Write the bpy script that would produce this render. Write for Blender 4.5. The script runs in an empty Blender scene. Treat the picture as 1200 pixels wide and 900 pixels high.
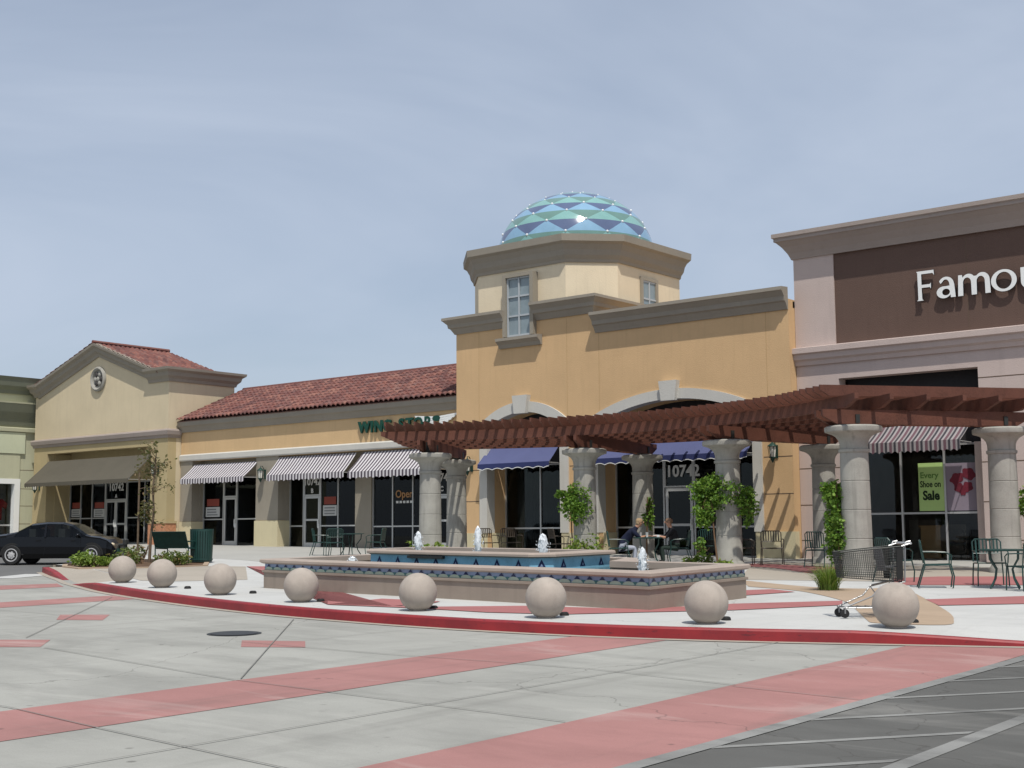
import bpy, bmesh, math, random
from mathutils import Vector, Matrix, Euler
random.seed(7)
S = bpy.context.scene
COL = S.collection
PI = math.pi
SL = 0.018                                   # the paved ground climbs gently towards the shops
GF = (-0.6362, 0.7715)
def zg(x, y): return SL * (GF[0] * x + GF[1] * y)
ROAD = -0.15

# ------------------------------------------------------------------ materials
def srgb(r, g, b):
    f = lambda c: (c / 12.92 if c <= 0.04045 else ((c + 0.055) / 1.055) ** 2.4)
    return tuple(f(v / 255) for v in (r, g, b))

class NT:
    def __init__(s, name):
        s.m = bpy.data.materials.new(name); s.m.use_nodes = True
        s.t = s.m.node_tree; s.n = s.t.nodes; s.l = s.t.links
        s.b = s.n['Principled BSDF']
    def new(s, t, **kw):
        n = s.n.new(t)
        for k, v in kw.items():
            if k in n.inputs: n.inputs[k].default_value = v
            else: setattr(n, k, v)
        return n
    def link(s, a, b): s.l.new(a, b)

def pos_scaled(t, coord, scale):
    if coord == 'POS':
        o = t.new('ShaderNodeNewGeometry').outputs['Position']
    else:
        o = t.new('ShaderNodeTexCoord').outputs['Object']
    if scale is None: return o
    mp = t.new('ShaderNodeMapping'); mp.inputs['Scale'].default_value = scale
    t.link(o, mp.inputs['Vector']); return mp.outputs['Vector']

def mixcol(t, fac, a, b, blend='MIX'):
    m = t.new('ShaderNodeMix'); m.data_type = 'RGBA'; m.blend_type = blend
    def put(sock, v):
        if isinstance(v, (tuple, list)): sock.default_value = (*v[:3], 1)
        elif isinstance(v, (int, float)): sock.default_value = v
        else: t.link(v, sock)
    put(m.inputs[0], fac); put(m.inputs[6], a); put(m.inputs[7], b)
    return m.outputs[2]

def ramp(t, fac, lo, hi):
    r = t.new('ShaderNodeMapRange'); r.inputs['From Min'].default_value = lo; r.inputs['From Max'].default_value = hi
    t.link(fac, r.inputs['Value']); return r.outputs['Result']

def mat(name, col, rough=.85, var=.12, scale=1.5, fine=60., bump=.15, metal=0., spec=.3, coord='POS', stretch=(1, 1, 1), streak=0., coat=0.):
    """general surface: base colour with broad and fine variation, optional vertical streaks, bump"""
    t = NT(name); b = t.b
    b.inputs['Roughness'].default_value = rough; b.inputs['Metallic'].default_value = metal
    b.inputs['Specular IOR Level'].default_value = spec
    if coat: b.inputs['Coat Weight'].default_value = coat; b.inputs['Coat Roughness'].default_value = .05
    p = pos_scaled(t, coord, stretch)
    n1 = t.new('ShaderNodeTexNoise', Scale=scale, Detail=5., Roughness=.6); t.link(p, n1.inputs['Vector'])
    n2 = t.new('ShaderNodeTexNoise', Scale=fine, Detail=3.); t.link(p, n2.inputs['Vector'])
    lo = tuple(c * (1 - var) for c in col); hi = tuple(min(1, c * (1 + var)) for c in col)
    c = mixcol(t, ramp(t, n1.outputs['Fac'], .3, .7), lo, hi)
    c = mixcol(t, ramp(t, n2.outputs['Fac'], .35, .65), c, mixcol(t, .5, c, hi), 'MIX')
    if streak:
        ps = pos_scaled(t, coord, (3., 3., .25))
        n3 = t.new('ShaderNodeTexNoise', Scale=2.2, Detail=6.); t.link(ps, n3.inputs['Vector'])
        c = mixcol(t, ramp(t, n3.outputs['Fac'], .52, .8), c, tuple(v * (1 - streak) for v in col))
    t.link(c, b.inputs['Base Color'])
    if bump:
        bp = t.new('ShaderNodeBump', Strength=bump, Distance=.02); t.link(n2.outputs['Fac'], bp.inputs['Height'])
        t.link(bp.outputs['Normal'], b.inputs['Normal'])
    return t.m

M = {}
M['drive'] = None
def concrete(name, col, var=.16, stain=.25, wear=0.):
    t = NT(name); b = t.b; b.inputs['Roughness'].default_value = .9; b.inputs['Specular IOR Level'].default_value = .2
    p = pos_scaled(t, 'POS', None)
    n1 = t.new('ShaderNodeTexNoise', Scale=.35, Detail=6., Roughness=.62, Distortion=.6); t.link(p, n1.inputs['Vector'])
    p2 = pos_scaled(t, 'POS', (.5, 1.6, 1.))
    n2 = t.new('ShaderNodeTexNoise', Scale=1.1, Detail=7., Roughness=.66); t.link(p2, n2.inputs['Vector'])
    n3 = t.new('ShaderNodeTexNoise', Scale=95., Detail=2.); t.link(p, n3.inputs['Vector'])
    n4 = t.new('ShaderNodeTexNoise', Scale=3.1, Detail=4., Roughness=.7); t.link(p, n4.inputs['Vector'])
    c = mixcol(t, ramp(t, n1.outputs['Fac'], .32, .68), tuple(v * (1 - var) for v in col), tuple(v * (1 + var * .6) for v in col))
    c = mixcol(t, ramp(t, n2.outputs['Fac'], .48, .78), c, tuple(v * (1 - stain) for v in col))
    c = mixcol(t, ramp(t, n4.outputs['Fac'], .66, .74), c, tuple(v * (1 - stain * .8) for v in col))
    if wear:
        n5 = t.new('ShaderNodeTexNoise', Scale=1., Detail=5., Roughness=.6, Distortion=.4); t.link(pos_scaled(t, 'POS', (1.9, .16, 1.)), n5.inputs['Vector'])
        c = mixcol(t, ramp(t, n5.outputs['Fac'], .54, .74), c, mixcol(t, wear, c, (.10, .095, .085)))
        n6 = t.new('ShaderNodeTexNoise', Scale=1., Detail=5., Roughness=.62, Distortion=.8); t.link(pos_scaled(t, 'POS', (.28, .9, 1.)), n6.inputs['Vector'])
        c = mixcol(t, ramp(t, n6.outputs['Fac'], .56, .72), c, mixcol(t, wear * .8, c, (.62, .60, .55)))
        v = t.new('ShaderNodeTexVoronoi', Scale=2.3); t.link(p, v.inputs['Vector'])
        gate = t.new('ShaderNodeTexNoise', Scale=.8, Detail=2.); t.link(p, gate.inputs['Vector'])
        sp = t.new('ShaderNodeMath', operation='MULTIPLY'); t.link(ramp(t, v.outputs['Distance'], .10, .05), sp.inputs[0]); t.link(ramp(t, gate.outputs['Fac'], .52, .62), sp.inputs[1])
        c = mixcol(t, sp.outputs[0], c, mixcol(t, .5, c, (.05, .045, .04)))
        wv = t.new('ShaderNodeTexNoise', Scale=1.3, Detail=4.); t.link(p, wv.inputs['Vector'])
        pd = t.new('ShaderNodeVectorMath', operation='ADD'); t.link(p, pd.inputs[0]); t.link(wv.outputs['Color'], pd.inputs[1])
        cr = t.new('ShaderNodeTexVoronoi', Scale=.17); cr.feature = 'DISTANCE_TO_EDGE'; t.link(pd.outputs[0], cr.inputs['Vector'])
        c = mixcol(t, ramp(t, cr.outputs['Distance'], .0022, .0006), c, mixcol(t, .38, c, (.05, .045, .04)))
    c = mixcol(t, ramp(t, n3.outputs['Fac'], .3, .7), mixcol(t, .12, c, (0.02, 0.02, 0.02)), c)
    t.link(c, b.inputs['Base Color'])
    bp = t.new('ShaderNodeBump', Strength=.12, Distance=.01); t.link(n3.outputs['Fac'], bp.inputs['Height']); t.link(bp.outputs['Normal'], b.inputs['Normal'])
    return t.m
M['drive'] = concrete('drive_concrete', (.338, .336, .306), .17, .26, .26)
M['plaza'] = concrete('plaza_concrete', (.505, .505, .485), .08, .14, .12)
M['walk'] = concrete('sidewalk_concrete', (.395, .39, .362), .08, .12)
M['tan'] = concrete('tan_concrete', (.395, .30, .215), .10, .15)
M['tangrey'] = concrete('tan_grey_concrete', (.38, .34, .285), .10, .15)
M['pink'] = concrete('pink_stamped_concrete', (.365, .187, .172), .14, .2, .28)
M['pinkdeep'] = concrete('pink_plaza_concrete', (.37, .150, .145), .10, .16)
M['asphalt'] = concrete('asphalt', (.112, .111, .104), .14, .22, .2)
M['asphaltL'] = concrete('worn_asphalt', (.15, .15, .145), .12, .18)
M['paintw'] = concrete('road_paint_white', (.25, .25, .238), .28, .6)
M['joint'] = mat('pavement_joint', (.17, .165, .15), .95, .2)
M['kerbred'] = mat('red_kerb_paint', (.19, .015, .018), .6, .22, 2.2, 40., .2, spec=.35)
def kerbmat():
    t = NT('red_kerb_paint_worn'); b = t.b; b.inputs['Roughness'].default_value = .55
    p = pos_scaled(t, 'POS', None); n1 = t.new('ShaderNodeTexNoise', Scale=1.6, Detail=6., Roughness=.65); t.link(p, n1.inputs['Vector'])
    n2 = t.new('ShaderNodeTexNoise', Scale=9., Detail=6., Roughness=.7); t.link(pos_scaled(t, 'POS', (.5, .5, 2.5)), n2.inputs['Vector'])
    c = mixcol(t, ramp(t, n1.outputs['Fac'], .3, .7), (.18, .012, .017), (.30, .018, .022))
    c = mixcol(t, ramp(t, n2.outputs['Fac'], .60, .68), c, (.085, .012, .018)); c = mixcol(t, ramp(t, n2.outputs['Fac'], .735, .76), c, (.36, .25, .22))
    t.link(c, b.inputs['Base Color']); return t.m
M['kerbred'] = kerbmat()
M['kerbgrey'] = mat('kerb_concrete', (.45, .40, .32), .9, .12)
M['soil'] = mat('soil', (.10, .06, .035), .95, .3, 6.)

W = dict(
    yellow=(.585, .395, .215), plinth=(.57, .505, .33), upper=(.59, .41, .225), gable=(.59, .50, .345), gablelow=(.43, .35, .20), green=(.47, .47, .335),
    greenpale=(.52, .55, .40), greendark=(.17, .18, .135), tower=(.67, .575, .42), purple=(.50, .412, .375), brown=(.128, .084, .068),
    trim=(.29, .26, .215), taupe=(.29, .26, .21), white=(.53, .515, .47), gtrim=(.33, .28, .25), scorelight=(.45, .30, .15), glazeshade=(.03, .03, .032))
for k, v in W.items(): M[k] = mat('stucco_' + k, v, .92, .075, .75, 38., .4, spec=.15, streak=.05)
M['trimtop'] = M['trim']
M['score'] = mat('score_line', (.12, .085, .06), .95, .1)
M['stone'] = mat('cast_stone', (.31, .30, .268), .85, .2, 2.2, 50., .4, streak=.34)
M['ball'] = mat('bollard_aggregate', (.36, .315, .272), .85, .13, 4.5, 95., .25, streak=.14)
M['coping'] = mat('coping_stone', (.35, .29, .245), .7, .10, 3., 90., .15)
M['fwall'] = mat('fountain_wall_stone', (.27, .222, .182), .8, .10, 2.5, 90., .2, streak=.12)
M['brick'] = mat('brick_base', (.42, .20, .11), .9, .35, 9., 40., .5)
M['wood'] = mat('redwood_stain', (.104, .040, .026), .62, .30, 1.6, 24., .25, spec=.3)
M['steel'] = mat('dark_steel', (.05, .052, .05), .5, .15, metal=.6)
M['alu'] = mat('aluminium_frame', (.50, .505, .50), .42, .06, metal=.55, bump=.03)
M['chrome'] = mat('chrome_wire', (.30, .305, .31), .4, .1, metal=.7, bump=0)
M['greenmetal'] = mat('green_enamel', (.010, .042, .036), .38, .2, 6., bump=.05, spec=.5)
M['browncol'] = mat('bronze_enamel', (.050, .038, .028), .45, .2, 6., bump=.05, spec=.4)
M['lantern'] = mat('lantern_green', (.012, .042, .032), .4, .2, bump=.05)
M['lampglass'] = mat('lantern_glass', (.66, .64, .58), .3, .05, bump=0, spec=.5)
M['black'] = mat('black_rubber', (.018, .018, .018), .7, .2)
M['carpaint'] = mat('black_car_paint', (.004, .0045, .006), .12, .1, bump=0, spec=.32)
M['rim'] = mat('wheel_rim', (.42, .42, .42), .4, .05, bump=0)
M['headlight'] = mat('headlight_lens', (.62, .52, .36), .15, .05, bump=0, spec=.6)
M['signwhite'] = mat('sign_acrylic_white', (.78, .79, .77), .45, .03, bump=0)
M['signside'] = mat('sign_return_black', (.02, .02, .022), .5, .05, bump=0)
M['signgreen'] = mat('sign_acrylic_green', (.007, .055, .038), .45, .1, bump=0)
M['decal'] = mat('window_decal_white', (.62, .62, .60), .6, .05, bump=0)
M['paper'] = mat('poster_paper_white', (.45, .45, .43), .7, .04, bump=0)
M['redink'] = mat('poster_red', (.23, .05, .035), .7, .1, bump=0)
M['greyink'] = mat('poster_grey', (.18, .18, .18), .7, .1, bump=0)
M['limeposter'] = mat('poster_lime', (.42, .60, .22), .7, .05, .8, bump=0)
M['limeink'] = mat('poster_green_ink', (.12, .24, .06), .7, .1, bump=0)
M['darkink'] = mat('poster_dark_ink', (.015, .03, .012), .7, .1, bump=0)
M['mauveposter'] = mat('poster_mauve', (.26, .22, .27), .7, .08, 1.2, bump=0)
M['wine'] = mat('poster_wine_ink', (.13, .016, .03), .7, .3, 6., bump=0)
M['orange'] = mat('open_sign_orange', (.36, .19, .08), .5, .1, bump=0)
M['cardboard'] = mat('display_counter', (.36, .23, .11), .8, .1)
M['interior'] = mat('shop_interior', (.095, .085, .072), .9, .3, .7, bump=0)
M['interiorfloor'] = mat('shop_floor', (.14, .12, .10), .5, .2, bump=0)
M['shelf'] = mat('shop_fixture', (.16, .14, .115), .8, .4, 1.3, bump=0)
M['redstock'] = mat('red_stock', (.30, .03, .03), .8, .3, 4., bump=0)
M['skin'] = mat('skin', (.42, .23, .15), .6, .06, bump=0)
M['navy'] = mat('navy_cloth', (.008, .011, .030), .9, .2, 8.)
M['blackcloth'] = mat('black_cloth', (.012, .012, .014), .9, .2, 8.)
M['greypants'] = mat('light_grey_cloth', (.34, .36, .42), .9, .12, 8.)
M['darkpants'] = mat('dark_green_cloth', (.02, .032, .026), .9, .2, 8.)
M['hairblond'] = mat('sandy_hair', (.30, .21, .12), .8, .2, 20.)
M['hairshort'] = mat('cropped_hair', (.20, .12, .075), .8, .2, 20.)
M['shoe'] = mat('shoe', (.03, .028, .026), .7, .1)
M['cup'] = mat('white_cup', (.74, .74, .72), .5, .03, bump=0)
M['foam'] = mat('foaming_water', (.80, .83, .85), .35, .10, 14., 40., .6, spec=.5)
def foammat():
    t = NT('foaming_jet_water'); b = t.b; b.inputs['Base Color'].default_value = (.80, .84, .87, 1); b.inputs['Roughness'].default_value = .3
    n = t.new('ShaderNodeTexNoise', Scale=1., Detail=5., Roughness=.7); t.link(pos_scaled(t, 'POS', (38, 38, 9)), n.inputs['Vector'])
    tr = t.new('ShaderNodeBsdfTransparent'); tr.inputs[0].default_value = (.95, .97, .98, 1); mx = t.new('ShaderNodeMixShader')
    t.link(ramp(t, n.outputs['Fac'], .28, .50), mx.inputs[0]); t.link(tr.outputs[0], mx.inputs[1]); t.link(b.outputs[0], mx.inputs[2])
    t.link(mx.outputs[0], t.n['Material Output'].inputs['Surface']); return t.m
M['foam'] = foammat()
M['tileblue'] = mat('glazed_tile_blue', (.20, .42, .56), .18, .22, 2.5, 30., .05, spec=.5)
M['tilenavy'] = mat('glazed_tile_navy', (.010, .020, .075), .18, .2, bump=0, spec=.5)
M['tilesteel'] = mat('glazed_tile_steel_blue', (.19, .255, .38), .2, .18, 6., bump=0, spec=.5)
M['tilemint'] = mat('glazed_tile_mint', (.34, .43, .34), .2, .12, 5., bump=0, spec=.5)
M['tileteal'] = mat('glazed_tile_teal', (.035, .13, .13), .2, .2, bump=0, spec=.5)
M['trunk'] = mat('bark', (.13, .095, .065), .95, .25, 12., 60., .5)
M['vinestem'] = mat('vine_stem', (.14, .085, .05), .9, .2, 12.)
M['dsky'] = mat('dome_tile_sky_blue', (.21, .36, .50), .12, .10, 2., bump=0, spec=.5)
M['dteal'] = mat('dome_tile_sea_green', (.20, .38, .36), .12, .12, 2., bump=0, spec=.5)
M['dgreen'] = mat('dome_tile_grey_green', (.13, .235, .21), .12, .12, 2., bump=0, spec=.5)
M['dnavy'] = mat('dome_tile_indigo', (.095, .125, .215), .12, .12, 2., bump=0, spec=.5)
M['dwhite'] = mat('dome_boss_white', (.74, .76, .76), .3, .05, bump=0)
M['bluefab'] = mat('awning_blue_canvas', (.088, .10, .205), .9, .06, 1.2, 60., .1)
M['bluedark'] = mat('awning_blue_valance', (.03, .04, .125), .9, .08, 1.2, 60., .1)
M['olivefab'] = mat('awning_olive_canvas', (.092, .083, .064), .9, .08, 1.2, 60., .1)
M['barpale'] = mat('pale_glazing_bar', (.40, .43, .45), .6, .05, bump=0)
M['ironwork'] = mat('medallion_ironwork', (.055, .05, .048), .7, .2)

def striped(name, cols, period):
    t = NT(name); b = t.b; b.inputs['Roughness'].default_value = .9; b.inputs['Specular IOR Level'].default_value = .15
    sx = t.new('ShaderNodeSeparateXYZ'); t.link(pos_scaled(t, 'POS', None), sx.inputs[0])
    d = t.new('ShaderNodeMath', operation='DIVIDE'); d.inputs[1].default_value = period; t.link(sx.outputs[0], d.inputs[0])
    f = t.new('ShaderNodeMath', operation='FRACT'); t.link(d.outputs[0], f.inputs[0])
    r = t.new('ShaderNodeValToRGB'); r.color_ramp.interpolation = 'CONSTANT'
    els = r.color_ramp.elements
    els[0].position = 0; els[0].color = (*cols[0][1], 1); els[1].position = cols[1][0]; els[1].color = (*cols[1][1], 1)
    for p_, c_ in cols[2:]:
        e = els.new(p_); e.color = (*c_, 1)
    t.link(f.outputs[0], r.inputs[0])
    n = t.new('ShaderNodeTexNoise', Scale=2., Detail=4.); t.link(pos_scaled(t, 'POS', None), n.inputs['Vector'])
    t.link(mixcol(t, ramp(t, n.outputs['Fac'], .4, .8), r.outputs[0], mixcol(t, .14, r.outputs[0], (.2, .17, .15))), b.inputs['Base Color'])
    return t.m
M['stripe'] = striped('striped_canvas', [(0, (.60, .58, .59)), (.5, (.085, .070, .088))], .185)
M['stripe2'] = striped('mauve_striped_canvas', [(0, (.32, .295, .295)), (.24, (.14, .080, .096)), (.55, (.29, .265, .265)), (.74, (.05, .05, .058))], .26)  # stripes dimmed and muted: the pergola's partial shade is put into the colours

def leafmat(name, a, b_, c=None):
    t = NT(name); b = t.b; b.inputs['Roughness'].default_value = .5; b.inputs['Specular IOR Level'].default_value = .3
    uv = t.new('ShaderNodeUVMap'); sx = t.new('ShaderNodeSeparateXYZ'); t.link(uv.outputs[0], sx.inputs[0])
    col = mixcol(t, sx.outputs[0], a, b_)
    if c: col = mixcol(t, ramp(t, sx.outputs[1], .8, .9), col, c)
    t.link(col, b.inputs['Base Color'])
    tr = t.new('ShaderNodeBsdfTranslucent'); t.link(mixcol(t, .5, col, (.25, .35, .03)), tr.inputs['Color'])
    mx = t.new('ShaderNodeMixShader'); mx.inputs[0].default_value = .3
    t.link(b.outputs[0], mx.inputs[1]); t.link(tr.outputs[0], mx.inputs[2])
    t.link(mx.outputs[0], t.n['Material Output'].inputs['Surface'])
    return t.m
M['vine'] = leafmat('vine_leaves', (.045, .12, .012), (.15, .27, .035), (.24, .36, .07))
M['shrubleaf'] = leafmat('shrub_leaves', (.06, .10, .02), (.16, .20, .05), (.20, .13, .06))
M['limeleaf'] = leafmat('bright_shrub_leaves', (.09, .16, .02), (.21, .30, .05), (.28, .34, .08))
M['grassblade'] = leafmat('strappy_grass', (.05, .12, .015), (.15, .25, .04), (.30, .33, .10))
M['youngleaf'] = leafmat('young_tree_leaves', (.07, .075, .03), (.16, .13, .06), (.22, .14, .08))

def roofmat():
    t = NT('clay_barrel_tiles'); b = t.b; b.inputs['Roughness'].default_value = .8; b.inputs['Specular IOR Level'].default_value = .25
    uv = t.new('ShaderNodeUVMap')
    fl = t.new('ShaderNodeVectorMath', operation='FLOOR'); t.link(uv.outputs[0], fl.inputs[0])
    wn = t.new('ShaderNodeTexWhiteNoise'); wn.noise_dimensions = '2D'; t.link(fl.outputs[0], wn.inputs['Vector'])
    r = t.new('ShaderNodeValToRGB'); e = r.color_ramp.elements
    e[0].position = 0; e[0].color = (.10, .045, .042, 1); e[1].position = 1; e[1].color = (.26, .125, .095, 1)
    for p_, c_ in ((.3, (.145, .058, .050)), (.6, (.18, .072, .058)), (.85, (.215, .09, .07))):
        x = e.new(p_); x.color = (*c_, 1)
    t.link(wn.outputs['Value'], r.inputs[0])
    n = t.new('ShaderNodeTexNoise', Scale=5., Detail=4.); t.link(pos_scaled(t, 'POS', None), n.inputs['Vector'])
    t.link(mixcol(t, ramp(t, n.outputs['Fac'], .45, .75), r.outputs[0], (.17, .10, .09)), b.inputs['Base Color'])
    return t.m
M['roof'] = roofmat()

def glassmat(name, tint, rough=.0):
    t = NT(name); t.n.remove(t.b)
    tr = t.new('ShaderNodeBsdfTransparent'); tr.inputs[0].default_value = (*tint, 1)
    gl = t.new('ShaderNodeBsdfGlossy'); gl.inputs['Roughness'].default_value = rough; gl.inputs[0].default_value = (.45, .48, .50, 1)
    fr = t.new('ShaderNodeFresnel'); fr.inputs[0].default_value = 1.5
    mx = t.new('ShaderNodeMixShader'); t.link(fr.outputs[0], mx.inputs[0]); t.link(tr.outputs[0], mx.inputs[1]); t.link(gl.outputs[0], mx.inputs[2])
    t.link(mx.outputs[0], t.n['Material Output'].inputs['Surface'])
    return t.m
M['glass'] = glassmat('tinted_shop_glass', (.50, .54, .53))
M['clearglass'] = glassmat('clear_shop_glass', (.93, .94, .93))
M['carglass'] = glassmat('car_glass', (.30, .34, .36))
M['towerglass'] = mat('frosted_tower_glass', (.22, .27, .29), .12, .15, 3., bump=0, spec=.5)
def watermat():
    t = NT('fountain_water'); b = t.b
    b.inputs['Base Color'].default_value = (.035, .06, .05, 1); b.inputs['Roughness'].default_value = .06
    n = t.new('ShaderNodeTexNoise', Scale=6., Detail=3.); t.link(pos_scaled(t, 'POS', None), n.inputs['Vector'])
    bp = t.new('ShaderNodeBump', Strength=.35, Distance=.05); t.link(n.outputs['Fac'], bp.inputs['Height']); t.link(bp.outputs['Normal'], b.inputs['Normal'])
    return t.m
M['water'] = watermat()

# ------------------------------------------------------------------ mesh builder
class MB:
    def __init__(s): s.v = []; s.f = []; s.mi = []; s.uv = []; s.sm = []; s.m = 0; s.T = None
    def add(s, vs, fs, uv=None, smooth=False, mi=None):
        o = len(s.v)
        s.v += [tuple(s.T @ Vector(v)) for v in vs] if s.T else [tuple(v) for v in vs]
        for i, f in enumerate(fs):
            s.f.append(tuple(k + o for k in f)); s.mi.append(s.m if mi is None else mi); s.sm.append(smooth)
            s.uv.append(uv[i] if uv else None)
        return s
    def box(s, x0, x1, y0, y1, z0, z1, mi=None):
        return s.add([(x0, y0, z0), (x1, y0, z0), (x1, y1, z0), (x0, y1, z0), (x0, y0, z1), (x1, y0, z1), (x1, y1, z1), (x0, y1, z1)],
                     [(0, 3, 2, 1), (4, 5, 6, 7), (0, 1, 5, 4), (1, 2, 6, 5), (2, 3, 7, 6), (3, 0, 4, 7)], mi=mi)
    def quad(s, a, b, c, d, mi=None): return s.add([a, b, c, d], [(0, 1, 2, 3)], mi=mi)
    def bar(s, a, b, w, h, up=(0, 0, 1), mi=None):
        a, b = Vector(a), Vector(b); d = (b - a).normalized(); u = Vector(up)
        r = d.cross(u)
        if r.length < 1e-5: r = d.cross(Vector((1, 0, 0)))
        r.normalize(); u = r.cross(d).normalized()
        P = []
        for c in (a, b):
            for i, j in ((-1, -1), (1, -1), (1, 1), (-1, 1)): P.append(c + r * (w / 2 * i) + u * (h / 2 * j))
        return s.add(P, [(3, 2, 1, 0), (4, 5, 6, 7), (0, 1, 5, 4), (1, 2, 6, 5), (2, 3, 7, 6), (3, 0, 4, 7)], mi=mi)
    def tube(s, pts, r, n=6, mi=None, cap=True, smooth=True):
        pts = [Vector(p) for p in pts]; rs = r if isinstance(r, (list, tuple)) else [r] * len(pts)
        P = []; F = []; pr = None
        for i, p in enumerate(pts):
            d = (pts[min(i + 1, len(pts) - 1)] - pts[max(i - 1, 0)]).normalized()
            x = pr - d * pr.dot(d) if pr else d.cross(Vector((0, 0, 1)))
            if x.length < 1e-4: x = d.cross(Vector((1, 0, 0)))
            x.normalize(); pr = x; y = d.cross(x)
            for k in range(n):
                a = 2 * PI * k / n; P.append(p + (x * math.cos(a) + y * math.sin(a)) * rs[i])
        for i in range(len(pts) - 1):
            for k in range(n):
                k2 = (k + 1) % n; F.append((i * n + k, i * n + k2, (i + 1) * n + k2, (i + 1) * n + k))
        s.add(P, F, smooth=smooth, mi=mi)
        if cap:
            s.add(P[:n], [tuple(range(n))[::-1]], mi=mi); s.add(P[-n:], [tuple(range(n))], mi=mi)
        return s
    def lathe(s, prof, c=(0, 0, 0), n=24, mi=None, smooth=True):
        P = []; F = []
        for r, z in prof:
            for k in range(n):
                a = 2 * PI * k / n; P.append((c[0] + r * math.cos(a), c[1] + r * math.sin(a), c[2] + z))
        for i in range(len(prof) - 1):
            for k in range(n):
                k2 = (k + 1) % n; F.append((i * n + k, i * n + k2, (i + 1) * n + k2, (i + 1) * n + k))
        s.add(P, F, smooth=smooth, mi=mi)
        if prof[0][0] > 1e-4: s.add(P[:n], [tuple(range(n))[::-1]], mi=mi)
        if prof[-1][0] > 1e-4: s.add(P[-n:], [tuple(range(n))], mi=mi)
        return s
    def ball(s, c, r, n=16, m=10, sc=(1, 1, 1), mi=None):
        prof = [(max(1e-5, r * math.sin(PI * i / m)), -r * math.cos(PI * i / m)) for i in range(m + 1)]
        P = []; F = []
        for a_, z in prof:
            for k in range(n):
                a = 2 * PI * k / n; P.append((c[0] + a_ * math.cos(a) * sc[0], c[1] + a_ * math.sin(a) * sc[1], c[2] + z * sc[2]))
        for i in range(m):
            for k in range(n):
                k2 = (k + 1) % n; F.append((i * n + k, i * n + k2, (i + 1) * n + k2, (i + 1) * n + k))
        return s.add(P, F, smooth=True, mi=mi)
    def prism(s, poly, a, b, axis='z', mi=None):
        """extrude a 2D outline along an axis: z -> (u,v,t); y -> (u,t,v); x -> (t,u,v)"""
        mk = {'z': lambda u, v, t: (u, v, t), 'y': lambda u, v, t: (u, t, v), 'x': lambda u, v, t: (t, u, v)}[axis]
        n = len(poly); P = [mk(u, v, a) for u, v in poly] + [mk(u, v, b) for u, v in poly]
        return s.add(P, [tuple(range(n))[::-1], tuple(range(n, 2 * n))] + [(i, (i + 1) % n, n + (i + 1) % n, n + i) for i in range(n)], mi=mi)
    def sweep(s, path, prof, closed=False, mi=None):
        """cornice: profile (out, z) swept along a plan path, out = right of travel, mitred"""
        n = len(path); P = []; m = len(prof)
        for i in range(n):
            p = Vector(path[i]); ds = []
            if i > 0 or closed: ds.append((p - Vector(path[i - 1])).normalized())
            if i < n - 1 or closed: ds.append((Vector(path[(i + 1) % n]) - p).normalized())
            ns = [Vector((d.y, -d.x)) for d in ds]
            o = ns[0] if len(ns) == 1 else (ns[0] + ns[1]) / max(.2, 1 + ns[0].dot(ns[1]))
            for u, z in prof: P.append((p.x + o.x * u, p.y + o.y * u, z))
        F = []
        for i in range(n if closed else n - 1):
            j = (i + 1) % n
            for k in range(m - 1): F.append((i * m + k, j * m + k, j * m + k + 1, i * m + k + 1))
        s.add(P, F, mi=mi)
        if not closed:
            s.add(P[:m], [tuple(range(m))], mi=mi); s.add(P[-m:], [tuple(range(m))[::-1]], mi=mi)
        return s
    def leaves(s, pts, size, ar=.55, mi=None, droop=.3):
        for p in pts:
            d = Vector((random.gauss(0, 1), random.gauss(0, 1), random.gauss(-droop, .6))).normalized()
            w = d.cross(Vector((random.gauss(0, 1), random.gauss(0, 1), random.gauss(0, 1)))).normalized()
            nrm = d.cross(w); L = size * random.uniform(.5, 1.5); p = Vector(p); u = (random.random(), random.random())
            a = p; b = p + d * L * .5 + w * L * ar * .5 - nrm * L * .08; c = p + d * L; e = p + d * L * .5 - w * L * ar * .5 - nrm * L * .08
            s.add([a, b, c, e], [(0, 1, 2), (0, 2, 3)], uv=[[u] * 3, [u] * 3], mi=mi)
        return s
    def mesh(s, name, off=None):
        me = bpy.data.meshes.new(name)
        v = s.v if off is None else [(a - off[0], b - off[1], c - off[2]) for a, b, c in s.v]
        me.from_pydata(v, [], s.f); me.update()
        me.polygons.foreach_set('material_index', s.mi); me.polygons.foreach_set('use_smooth', s.sm)
        if any(u for u in s.uv):
            L = me.uv_layers.new(name='UVMap'); k = 0
            for fi, f in enumerate(s.f):
                for j in range(len(f)):
                    L.data[k].uv = s.uv[fi][j] if s.uv[fi] else (0, 0); k += 1
        return me

def rnd_in(c, r, n, shell=.5):
    out = []
    while len(out) < n:
        q = Vector((random.uniform(-1, 1), random.uniform(-1, 1), random.uniform(-1, 1)))
        if shell < q.length <= 1: out.append((c[0] + q.x * r[0], c[1] + q.y * r[1], c[2] + q.z * r[2]))
    return out

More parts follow.
